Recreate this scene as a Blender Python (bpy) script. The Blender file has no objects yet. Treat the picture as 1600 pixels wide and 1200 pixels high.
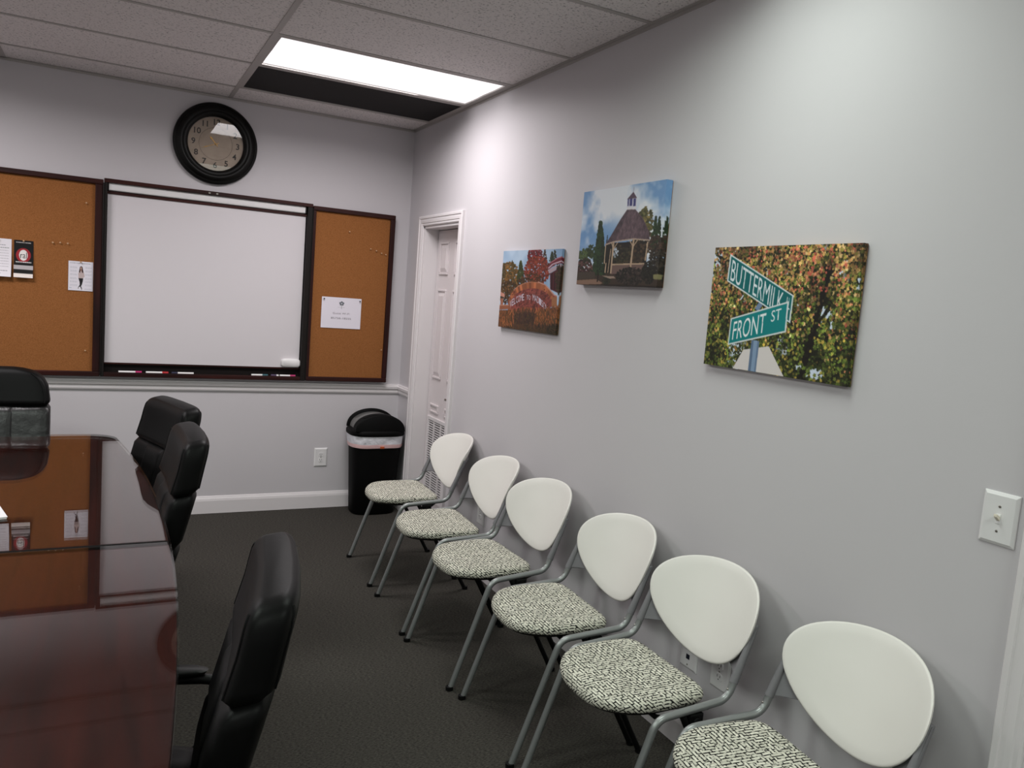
import bpy, math, random
import numpy as np
from mathutils import Matrix, Vector

C = bpy.context.scene.collection
PI = math.pi
# ------------------------------------------------------------------ camera
F_PX = 1219.7
YAW, PITCH, ROLL = .4807, -.1087, .0786
CAM = Vector((-1.909, -5.4512, 1.5916))
fw = Vector((math.sin(YAW) * math.cos(PITCH), math.cos(YAW) * math.cos(PITCH), math.sin(PITCH)))
rt0 = Vector((math.cos(YAW), -math.sin(YAW), 0))
up0 = rt0.cross(fw)
rt = math.cos(ROLL) * rt0 + math.sin(ROLL) * up0
up = -math.sin(ROLL) * rt0 + math.cos(ROLL) * up0
cd = bpy.data.cameras.new('camera')
cam = bpy.data.objects.new('camera', cd)
C.objects.link(cam)
m3 = Matrix((rt, up, -fw)).transposed()
cam.matrix_world = Matrix.Translation(CAM) @ m3.to_4x4()
cd.sensor_fit = 'HORIZONTAL'
cd.sensor_width = 36.0
cd.lens = F_PX / 1600 * 36.0
cd.clip_start = .02
bpy.context.scene.camera = cam

# ------------------------------------------------------------------ world, exposure, lamp strength
wd = bpy.data.worlds.new('world')
bpy.context.scene.world = wd
wd.use_nodes = True
wd.node_tree.nodes['Background'].inputs[0].default_value = (.5, .55, .6, 1)
wd.node_tree.nodes['Background'].inputs[1].default_value = .05
vs = bpy.context.scene.view_settings
vs.view_transform = 'Standard'
vs.look = 'None'
vs.gamma = 1
vs.use_curve_mapping = False
vs.exposure = 0.0
LAMP = 1.5                                   # glow of a ceiling lens seen from the side
LAMP_W = {(0, 1): 23., (0, 5): 12.5, (0, 9): 21., (2, 1): 33., (2, 5): 29., (2, 9): 28.}   # watts of each troffer (strip, row); the near right one is set weaker to soften its wall hot spot
LAMP_SPREAD = 165                            # degrees: the prismatic lens throws little light sideways
LAMP_FAR = (1.0, .955, .965)
LAMP_NEAR = (.905, 1.0, .92)

# ------------------------------------------------------------------ materials
def s2l(c):
    return tuple(((v / 255) / 12.92 if v / 255 <= .04045 else ((v / 255 + .055) / 1.055) ** 2.4) for v in c)

def mat(name, rgb, rough=.5, metal=0., spec=.5, coat=0., bump=None, var=None, ior=None):
    """rgb in sRGB 0-255. bump=(scale, strength, distance); var=(scale, rgb2, lo, hi)."""
    m = bpy.data.materials.new(name)
    m.use_nodes = True
    nt = m.node_tree
    b = nt.nodes['Principled BSDF']
    b.inputs['Base Color'].default_value = (*s2l(rgb), 1)
    b.inputs['Roughness'].default_value = rough
    b.inputs['Metallic'].default_value = metal
    b.inputs['Specular IOR Level'].default_value = spec
    if ior: b.inputs['IOR'].default_value = ior
    if coat:
        b.inputs['Coat Weight'].default_value = coat
        b.inputs['Coat Roughness'].default_value = .05
    tc = nt.nodes.new('ShaderNodeTexCoord')
    if bump:
        n = nt.nodes.new('ShaderNodeTexNoise')
        n.inputs['Scale'].default_value = bump[0]
        n.inputs['Detail'].default_value = 6
        nt.links.new(tc.outputs['Object'], n.inputs['Vector'])
        bp = nt.nodes.new('ShaderNodeBump')
        bp.inputs['Strength'].default_value = bump[1]
        bp.inputs['Distance'].default_value = bump[2]
        nt.links.new(n.outputs['Fac'], bp.inputs['Height'])
        nt.links.new(bp.outputs[0], b.inputs['Normal'])
    if var:
        n = nt.nodes.new('ShaderNodeTexNoise')
        n.inputs['Scale'].default_value = var[0]
        n.inputs['Detail'].default_value = 8
        n.inputs['Roughness'].default_value = .7
        nt.links.new(tc.outputs['Object'], n.inputs['Vector'])
        r = nt.nodes.new('ShaderNodeValToRGB')
        r.color_ramp.elements[0].position = var[2]
        r.color_ramp.elements[1].position = var[3]
        r.color_ramp.elements[0].color = (*s2l(var[1]), 1)
        r.color_ramp.elements[1].color = (*s2l(rgb), 1)
        nt.links.new(n.outputs['Fac'], r.inputs[0])
        nt.links.new(r.outputs[0], b.inputs['Base Color'])
    return m

def mat_emit(name, col, strength):
    m = bpy.data.materials.new(name)
    m.use_nodes = True
    nt = m.node_tree
    nt.nodes.clear()
    o = nt.nodes.new('ShaderNodeOutputMaterial')
    e = nt.nodes.new('ShaderNodeEmission')
    e.inputs[1].default_value = strength
    # the tubes behind the prismatic lens run along its length: a little brighter over them
    tc = nt.nodes.new('ShaderNodeTexCoord')
    sx = nt.nodes.new('ShaderNodeSeparateXYZ')
    nt.links.new(tc.outputs['Generated'], sx.inputs[0])
    w = nt.nodes.new('ShaderNodeMath'); w.operation = 'MULTIPLY'; w.inputs[1].default_value = 2 * PI * 2
    nt.links.new(sx.outputs['Y'], w.inputs[0])
    c = nt.nodes.new('ShaderNodeMath'); c.operation = 'COSINE'
    nt.links.new(w.outputs[0], c.inputs[0])
    mr = nt.nodes.new('ShaderNodeMapRange')
    mr.inputs['From Min'].default_value = -1; mr.inputs['From Max'].default_value = 1
    mr.inputs['To Min'].default_value = 1.1; mr.inputs['To Max'].default_value = .72
    nt.links.new(c.outputs[0], mr.inputs['Value'])
    mx = nt.nodes.new('ShaderNodeVectorMath'); mx.operation = 'SCALE'
    mx.inputs[0].default_value = col
    nt.links.new(mr.outputs[0], mx.inputs['Scale'])
    nt.links.new(mx.outputs[0], e.inputs[0])
    nt.links.new(e.outputs[0], o.inputs[0])
    return m

def mat_glass(name, tint=(1, 1, 1), rough=0.0, f0=.045, power=5., top=1.):
    """sheet glass: see-through plus a Schlick mirror reflection on each face"""
    m = bpy.data.materials.new(name)
    m.use_nodes = True
    nt = m.node_tree
    nt.nodes.clear()
    o = nt.nodes.new('ShaderNodeOutputMaterial')
    t = nt.nodes.new('ShaderNodeBsdfTransparent')
    t.inputs[0].default_value = (*tint, 1)
    g = nt.nodes.new('ShaderNodeBsdfGlossy')
    g.inputs['Roughness'].default_value = rough
    lw = nt.nodes.new('ShaderNodeLayerWeight')
    lw.inputs['Blend'].default_value = .5
    p = nt.nodes.new('ShaderNodeMath'); p.operation = 'POWER'; p.inputs[1].default_value = power
    nt.links.new(lw.outputs['Facing'], p.inputs[0])
    mr = nt.nodes.new('ShaderNodeMapRange')
    mr.inputs['To Min'].default_value = f0; mr.inputs['To Max'].default_value = top
    nt.links.new(p.outputs[0], mr.inputs['Value'])
    mx = nt.nodes.new('ShaderNodeMixShader')
    nt.links.new(mr.outputs[0], mx.inputs[0])
    nt.links.new(t.outputs[0], mx.inputs[1])
    nt.links.new(g.outputs[0], mx.inputs[2])
    nt.links.new(mx.outputs[0], o.inputs[0])
    return m

def mat_print(name, rough=.55):
    m = bpy.data.materials.new(name)
    m.use_nodes = True
    nt = m.node_tree
    b = nt.nodes['Principled BSDF']
    a = nt.nodes.new('ShaderNodeAttribute')
    a.attribute_name = 'print'
    nt.links.new(a.outputs['Color'], b.inputs['Base Color'])
    b.inputs['Roughness'].default_value = rough
    b.inputs['Specular IOR Level'].default_value = .3
    return m

def mat_fabric():
    m = bpy.data.materials.new('seat_fabric')
    m.use_nodes = True
    nt = m.node_tree
    b = nt.nodes['Principled BSDF']
    b.inputs['Roughness'].default_value = .9
    b.inputs['Specular IOR Level'].default_value = .2
    tc = nt.nodes.new('ShaderNodeTexCoord')
    ds = nt.nodes.new('ShaderNodeTexNoise')
    ds.inputs['Scale'].default_value = 55
    nt.links.new(tc.outputs['Object'], ds.inputs['Vector'])
    sub = nt.nodes.new('ShaderNodeVectorMath'); sub.operation = 'MULTIPLY_ADD'
    sub.inputs[1].default_value = (.005, .005, 0)
    nt.links.new(ds.outputs['Color'], sub.inputs[0])
    nt.links.new(tc.outputs['Object'], sub.inputs[2])
    # fold the height into x and y so the weave runs on down the sides
    sz = nt.nodes.new('ShaderNodeSeparateXYZ')
    nt.links.new(sub.outputs[0], sz.inputs[0])
    fl = nt.nodes.new('ShaderNodeCombineXYZ')
    for i_, f_ in ((0, 1.1), (1, .9)):
        ma = nt.nodes.new('ShaderNodeMath'); ma.operation = 'MULTIPLY_ADD'
        ma.inputs[1].default_value = f_
        nt.links.new(sz.outputs[2], ma.inputs[0]); nt.links.new(sz.outputs[i_], ma.inputs[2])
        nt.links.new(ma.outputs[0], fl.inputs[i_])
    outs = []
    for rot, bw, rh, off in ((0, .031, .0112, .37), (PI / 2, .028, .0118, .61)):
        mp = nt.nodes.new('ShaderNodeMapping')
        mp.inputs['Rotation'].default_value = (0, 0, rot)
        nt.links.new(fl.outputs[0], mp.inputs['Vector'])
        br = nt.nodes.new('ShaderNodeTexBrick')
        br.offset = off
        br.inputs['Scale'].default_value = 1
        br.inputs['Brick Width'].default_value = bw
        br.inputs['Row Height'].default_value = rh
        br.inputs['Mortar Size'].default_value = .0025
        br.inputs['Mortar Smooth'].default_value = .25
        br.inputs['Color1'].default_value = (*s2l((222, 220, 206)), 1)
        br.inputs['Color2'].default_value = (*s2l((188, 186, 172)), 1)
        br.inputs['Mortar'].default_value = (*s2l((22, 21, 20)), 1)
        nt.links.new(mp.outputs[0], br.inputs['Vector'])
        outs.append(br)
    ch = nt.nodes.new('ShaderNodeTexVoronoi')
    ch.inputs['Scale'].default_value = 28
    ch.distance = 'CHEBYCHEV'
    nt.links.new(fl.outputs[0], ch.inputs['Vector'])
    gt = nt.nodes.new('ShaderNodeSeparateColor')
    nt.links.new(ch.outputs['Color'], gt.inputs[0])
    g2 = nt.nodes.new('ShaderNodeMath'); g2.operation = 'GREATER_THAN'; g2.inputs[1].default_value = .5
    nt.links.new(gt.outputs[0], g2.inputs[0])
    mx = nt.nodes.new('ShaderNodeMix'); mx.data_type = 'RGBA'
    nt.links.new(g2.outputs[0], mx.inputs[0])
    nt.links.new(outs[0].outputs['Color'], mx.inputs[6])
    nt.links.new(outs[1].outputs['Color'], mx.inputs[7])
    nb = nt.nodes.new('ShaderNodeTexNoise')
    nb.inputs['Scale'].default_value = 95
    nb.inputs['Detail'].default_value = 1
    nt.links.new(fl.outputs[0], nb.inputs['Vector'])
    mr = nt.nodes.new('ShaderNodeMapRange')
    mr.inputs['From Min'].default_value = .52; mr.inputs['From Max'].default_value = .60
    mr.inputs['To Max'].default_value = .8
    nt.links.new(nb.outputs['Fac'], mr.inputs['Value'])
    m2 = nt.nodes.new('ShaderNodeMix'); m2.data_type = 'RGBA'
    nt.links.new(mr.outputs[0], m2.inputs[0])
    nt.links.new(mx.outputs[2], m2.inputs[6])
    m2.inputs[7].default_value = (*s2l((196, 194, 180)), 1)
    mx = m2
    nt.links.new(mx.outputs[2], b.inputs['Base Color'])
    bp = nt.nodes.new('ShaderNodeBump')
    bp.inputs['Strength'].default_value = .12
    bp.inputs['Distance'].default_value = .001
    rgb = nt.nodes.new('ShaderNodeRGBToBW')
    nt.links.new(mx.outputs[2], rgb.inputs[0])
    nt.links.new(rgb.outputs[0], bp.inputs['Height'])
    nt.links.new(bp.outputs[0], b.inputs['Normal'])
    return m

def mat_wood(name, c1, c2, rough=.3, coat=0., axis='X', spec=.5):
    m = mat(name, c1, rough, coat=coat, spec=spec)
    nt = m.node_tree
    b = nt.nodes['Principled BSDF']
    tc = nt.nodes.new('ShaderNodeTexCoord')
    mp = nt.nodes.new('ShaderNodeMapping')
    sc = {'X': (1.2, 22, 22), 'Y': (22, 1.2, 22), 'Z': (22, 22, 1.2)}[axis]
    mp.inputs['Scale'].default_value = sc
    nt.links.new(tc.outputs['Object'], mp.inputs[0])
    n = nt.nodes.new('ShaderNodeTexNoise')
    n.inputs['Scale'].default_value = 1.4
    n.inputs['Detail'].default_value = 7
    n.inputs['Distortion'].default_value = .6
    nt.links.new(mp.outputs[0], n.inputs['Vector'])
    r = nt.nodes.new('ShaderNodeValToRGB')
    r.color_ramp.elements[0].position = .35
    r.color_ramp.elements[1].position = .68
    r.color_ramp.elements[0].color = (*s2l(c2), 1)
    r.color_ramp.elements[1].color = (*s2l(c1), 1)
    nt.links.new(n.outputs['Fac'], r.inputs[0])
    nt.links.new(r.outputs[0], b.inputs['Base Color'])
    return m

def mat_carpet():
    m = mat('carpet', (58, 56, 53), .95, spec=.1)
    nt = m.node_tree
    b = nt.nodes['Principled BSDF']
    tc = nt.nodes.new('ShaderNodeTexCoord')
    mp = nt.nodes.new('ShaderNodeMapping')
    mp.inputs['Scale'].default_value = (55, 160, 55)
    nt.links.new(tc.outputs['Object'], mp.inputs[0])
    n = nt.nodes.new('ShaderNodeTexNoise')
    n.inputs['Scale'].default_value = 1.6
    n.inputs['Detail'].default_value = 4
    n.inputs['Roughness'].default_value = .75
    nt.links.new(mp.outputs[0], n.inputs['Vector'])
    r = nt.nodes.new('ShaderNodeValToRGB')
    r.color_ramp.elements[0].position = .36
    r.color_ramp.elements[1].position = .68
    r.color_ramp.elements[0].color = (*s2l((38, 36, 34)), 1)
    r.color_ramp.elements[1].color = (*s2l((82, 79, 73)), 1)
    nt.links.new(n.outputs['Fac'], r.inputs[0])
    nt.links.new(r.outputs[0], b.inputs['Base Color'])
    bp = nt.nodes.new('ShaderNodeBump')
    bp.inputs['Strength'].default_value = .6
    bp.inputs['Distance'].default_value = .003
    nt.links.new(n.outputs['Fac'], bp.inputs['Height'])
    nt.links.new(bp.outputs[0], b.inputs['Normal'])
    return m

def mat_tile():
    m = mat('ceiling_tile', (232, 226, 225), .95, spec=.1)
    nt = m.node_tree
    b = nt.nodes['Principled BSDF']
    tc = nt.nodes.new('ShaderNodeTexCoord')
    n = nt.nodes.new('ShaderNodeTexNoise')
    n.inputs['Scale'].default_value = 95
    n.inputs['Detail'].default_value = 3
    n.inputs['Roughness'].default_value = .6
    nt.links.new(tc.outputs['Object'], n.inputs['Vector'])
    r = nt.nodes.new('ShaderNodeValToRGB')
    r.color_ramp.elements[0].position = .30
    r.color_ramp.elements[1].position = .45
    r.color_ramp.elements[0].color = (*s2l((160, 155, 155)), 1)
    r.color_ramp.elements[1].color = (*s2l((234, 228, 227)), 1)
    nt.links.new(n.outputs['Fac'], r.inputs[0])
    nt.links.new(r.outputs[0], b.inputs['Base Color'])
    bp = nt.nodes.new('ShaderNodeBump')
    bp.inputs['Strength'].default_value = .5
    bp.inputs['Distance'].default_value = .002
    nt.links.new(n.outputs['Fac'], bp.inputs['Height'])
    nt.links.new(bp.outputs[0], b.inputs['Normal'])
    return m

M = dict(
    wall=mat('wall_paint', (204, 200, 203), .55, spec=.35, bump=(180, .08, .001)),
    wall_b=mat('wall_paint_back', (204, 200, 203), .6, spec=.3, bump=(180, .08, .001)),
    white=mat('white_trim_paint', (226, 221, 222), .4, bump=(40, .03, .001)),
    door=mat('door_paint', (222, 214, 215), .42, bump=(60, .04, .001)),
    tee=mat('ceiling_grid_paint', (176, 170, 167), .5),
    tile=mat_tile(),
    carpet=mat_carpet(),
    darkgap=mat('dark_gap', (14, 13, 13), .9, spec=.1),
    grille=mat('return_grille', (44, 42, 42), .7, spec=.2),
    cherry=mat_wood('cherry_frame', (58, 24, 20), (34, 14, 13), .45, axis='X', spec=.2),
    cherry_v=mat_wood('cherry_stile', (52, 22, 19), (30, 13, 12), .45, axis='Z', spec=.2),
    hinge=mat('dark_bronze_hinge', (26, 22, 20), .5, spec=.2),
    recess=mat('dark_recess', (20, 15, 14), .8, spec=.2),
    cork=mat('cork', (156, 102, 60), .95, spec=.1, bump=(300, .5, .001), var=(260, (120, 76, 40), .3, .62)),
    wboard=mat('whiteboard_face', (214, 209, 212), .28, spec=.5),
    wplastic=mat('white_plastic', (228, 226, 226), .4),
    paper=mat('paper', (226, 222, 226), .8, spec=.2),
    blackclock=mat('black_clock_case', (8, 7, 6), .45, spec=.25, bump=(30, .06, .002)),
    dial=mat('clock_dial', (176, 160, 144), .7, var=(9, (158, 142, 126), .3, .7)),
    ink=mat('ink', (28, 24, 22), .7),
    brass=mat('antique_brass', (150, 118, 70), .35, metal=1),
    glass=mat_glass('clear_glass'),
    tglass=mat_glass('table_glass', (.96, .97, .965), f0=.006, power=5., top=1.36),
    table=mat_wood('polished_cherry', (58, 21, 15), (38, 13, 9), .4, axis='Y', spec=.05),
    tedge=mat_wood('cherry_edge', (80, 30, 22), (54, 19, 14), .25, axis='Y'),
    leather=mat('black_leather', (7, 7, 7), .44, spec=.12, bump=(260, .12, .0015)),
    wrinkle=mat('wrinkled_leather', (12, 12, 12), .34, spec=.5, bump=(14, .5, .012)),
    blackpl=mat('black_plastic', (9, 9, 9), .5, spec=.25),
    binpl=mat('bin_plastic', (6, 6, 6), .6, spec=.12),
    flap=mat('bin_flap', (104, 103, 101), .35, spec=.5),
    bag=mat('bin_bag', (224, 224, 230), .35, spec=.5, bump=(18, .7, .02)),
    bagpink=mat('bin_bag_hem', (228, 190, 190), .4),
    orange=mat('drawstring_orange', (190, 92, 50), .5),
    steel=mat('silver_grey_tube', (142, 145, 144), .36, metal=.6, spec=.5),
    greypl=mat('grey_plastic', (112, 111, 114), .5),
    shell=mat('white_shell', (226, 223, 217), .42, spec=.45),
    fabric=mat_fabric(),
    chrome=mat('brushed_nickel', (170, 165, 158), .3, metal=1),
    portdark=mat('port_dark', (20, 22, 40), .5),
    print_=mat_print('canvas_print', .6),
    printp=mat_print('paper_print', .7),
    red=mat('marker_red', (176, 30, 36), .4), magenta=mat('marker_magenta', (170, 30, 96), .4),
    navy=mat('marker_navy', (24, 26, 56), .4), teal=mat('marker_teal', (16, 78, 88), .4),
    purple=mat('marker_purple', (56, 36, 72), .4),
    pin=mat('push_pin', (188, 150, 112), .35), pinb=mat('push_pin_black', (14, 14, 14), .3),
    ivory=mat('ivory_toggle', (222, 214, 196), .4),
    lens_far=mat_emit('lamp_lens_far', LAMP_FAR, LAMP),
    lens_near=mat_emit('lamp_lens_near', LAMP_NEAR, LAMP),
)

# ------------------------------------------------------------------ mesh helpers
def obj(name, vf, m, parent=None, smooth=False, bev=0., seg=2, loc=None, kind=None, label=None):
    V, Fc = vf
    me = bpy.data.meshes.new(name)
    if loc is not None:
        V = [(v[0] - loc[0], v[1] - loc[1], v[2] - loc[2]) for v in V]
    me.from_pydata([tuple(v) for v in V], [], [tuple(f) for f in Fc])
    me.update()
    me.materials.append(m)
    o = bpy.data.objects.new(name, me)
    C.objects.link(o)
    if loc is not None: o.location = loc
    if parent: o.parent = parent
    if smooth: me.polygons.foreach_set('use_smooth', [True] * len(me.polygons))
    if bev:
        b = o.modifiers.new('bevel', 'BEVEL')
        b.width = bev; b.segments = seg; b.limit_method = 'ANGLE'
        b.angle_limit = math.radians(40)
        b.harden_normals = False
    if kind: o['kind'] = kind
    if label: o['label'] = label
    return o

def smooth_angle(o, deg=40):
    me = o.data
    me.polygons.foreach_set('use_smooth', [True] * len(me.polygons))
    try: me.set_sharp_from_angle(angle=math.radians(deg))
    except Exception: pass
    return o

def tag(o, label, cat, group=None):
    o['label'] = label; o['category'] = cat
    if group: o['group'] = group
    return o

def thing(name, label, cat, loc=(0, 0, 0), rotz=0., group=None):
    o = bpy.data.objects.new(name, None)
    C.objects.link(o)
    o.empty_display_size = .05
    o.location = loc; o.rotation_euler = (0, 0, rotz)
    return tag(o, label, cat, group)

def structure(name, vf, m, parent=None, **k):
    o = obj(name, vf, m, parent, **k)
    if not parent: o['kind'] = 'structure'
    return o

def dup(root, loc, rotz, label, group=None):
    r = root.copy(); C.objects.link(r)
    r.location = loc; r.rotation_euler = (0, 0, rotz)
    r['label'] = label
    if group: r['group'] = group
    for ch in list(root.children):
        c = ch.copy(); C.objects.link(c); c.parent = r
        for g in list(ch.children):
            d = g.copy(); C.objects.link(d); d.parent = c
    return r

def box(x0, x1, y0, y1, z0, z1):
    x0, x1 = sorted((x0, x1)); y0, y1 = sorted((y0, y1)); z0, z1 = sorted((z0, z1))
    V = [(x0, y0, z0), (x1, y0, z0), (x1, y1, z0), (x0, y1, z0), (x0, y0, z1), (x1, y0, z1), (x1, y1, z1), (x0, y1, z1)]
    return V, [(0, 3, 2, 1), (4, 5, 6, 7), (0, 1, 5, 4), (1, 2, 6, 5), (2, 3, 7, 6), (3, 0, 4, 7)]

def join(*parts):
    V, Fc = [], []
    for v, f in parts:
        n = len(V); V += list(v); Fc += [tuple(i + n for i in q) for q in f]
    return V, Fc

def loft(rings, cap0=True, cap1=True, closed=True):
    n = len(rings[0]); V = [p for r in rings for p in r]; Fc = []
    for k in range(len(rings) - 1):
        for i in range(n if closed else n - 1):
            j = (i + 1) % n
            Fc.append((k * n + i, k * n + j, (k + 1) * n + j, (k + 1) * n + i))
    if cap0: Fc.append(tuple(range(n))[::-1])
    if cap1: Fc.append(tuple((len(rings) - 1) * n + i for i in range(n)))
    return V, Fc

def fillet(P, r, n=7):
    P = [Vector(p) for p in P]; out = [P[0]]
    for i in range(1, len(P) - 1):
        a, b, c = P[i - 1], P[i], P[i + 1]
        u = (a - b).normalized(); v = (c - b).normalized()
        ang = u.angle(v)
        rr = r[i - 1] if isinstance(r, (list, tuple)) else r
        d = min(rr / math.tan(ang / 2), (a - b).length * .49, (c - b).length * .49)
        p0, p1 = b + u * d, b + v * d
        for k in range(n + 1):
            t = k / n
            out.append((1 - t) ** 2 * p0 + 2 * t * (1 - t) * b + t * t * p1)
    out.append(P[-1])
    return out

def tube(P, r, n=12, caps=True):
    P = [Vector(p) for p in P]; rings = []
    t = (P[1] - P[0]).normalized()
    a = Vector((0, 0, 1)) if abs(t.z) < .9 else Vector((1, 0, 0))
    u = t.cross(a).normalized()
    for i, p in enumerate(P):
        t2 = (P[min(i + 1, len(P) - 1)] - P[max(i - 1, 0)]).normalized()
        u = (u - t2 * u.dot(t2)).normalized(); w = t2.cross(u)
        rr = r[i] if isinstance(r, (list, tuple)) else r
        rings.append([p + rr * (math.cos(2 * PI * k / n) * u + math.sin(2 * PI * k / n) * w) for k in range(n)])
    return loft(rings, caps, caps)

def supr(cx, cy, z, a, b, n=36, e=3., fx=None):
    R = []
    for k in range(n):
        t = 2 * PI * k / n
        c, s = math.cos(t), math.sin(t)
        x = cx + a * math.copysign(abs(c) ** (2 / e), c); y = cy + b * math.copysign(abs(s) ** (2 / e), s)
        R.append((x, y, z if fx is None else fx(x, y)))
    return R

def lathe(profile, n=64, axis='Y', c=(0, 0, 0)):
    """profile: list of (radius, along); along -axis for 'Y' (towards the room)"""
    rings = []
    for r, h in profile:
        ring = []
        for k in range(n):
            t = 2 * PI * k / n
            if axis == 'Y': ring.append((c[0] + r * math.cos(t), c[1] - h, c[2] + r * math.sin(t)))
            elif axis == 'X': ring.append((c[0] - h, c[1] + r * math.cos(t), c[2] + r * math.sin(t)))
            else: ring.append((c[0] + r * math.cos(t), c[1] + r * math.sin(t), c[2] + h))
        rings.append(ring)
    return loft(rings)

def extrude_profile(P, axis, a0, a1):
    """closed 2-D profile swept along an axis. axis 'X': P=(y,z); 'Y': P=(x,z); 'Z': P=(x,y)"""
    def q(p, a):
        return {'X': (a, p[0], p[1]), 'Y': (p[0], a, p[1]), 'Z': (p[0], p[1], a)}[axis]
    return loft([[q(p, a0) for p in P], [q(p, a1) for p in P]])

def text_vf(s, size, align='CENTER', extrude=0., fat=0.):
    """text outline as flat polygons in the xy plane"""
    cu = bpy.data.curves.new('t', 'FONT'); cu.body = s; cu.size = size
    cu.align_x = align; cu.align_y = 'CENTER'; cu.resolution_u = 4
    cu.extrude = extrude; cu.offset = fat
    o = bpy.data.objects.new('t', cu); C.objects.link(o)
    dg = bpy.context.evaluated_depsgraph_get()
    me = o.evaluated_get(dg).to_mesh()
    V = [tuple(v.co) for v in me.vertices]; Fc = [tuple(p.vertices) for p in me.polygons]
    o.evaluated_get(dg).to_mesh_clear()
    bpy.data.objects.remove(o); bpy.data.curves.remove(cu)
    return V, Fc

def tris_of(V, Fc):
    T = []
    for f in Fc:
        for i in range(1, len(f) - 1): T.append((V[f[0]][:2], V[f[i]][:2], V[f[i + 1]][:2]))
    return T

# ------------------------------------------------------------------ flat prints: a small raster painter feeding a colour attribute
def homog(src, dst):
    A, b = [], []
    for (x, y), (u, v) in zip(src, dst):
        A.append([x, y, 1, 0, 0, 0, -u * x, -u * y]); b.append(u)
        A.append([0, 0, 0, x, y, 1, -v * x, -v * y]); b.append(v)
    h = np.linalg.solve(np.array(A, float), np.array(b, float))
    return np.append(h, 1).reshape(3, 3)

def hap(H, X, Y):
    w = H[2, 0] * X + H[2, 1] * Y + H[2, 2]
    return (H[0, 0] * X + H[0, 1] * Y + H[0, 2]) / w, (H[1, 0] * X + H[1, 1] * Y + H[1, 2]) / w

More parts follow.
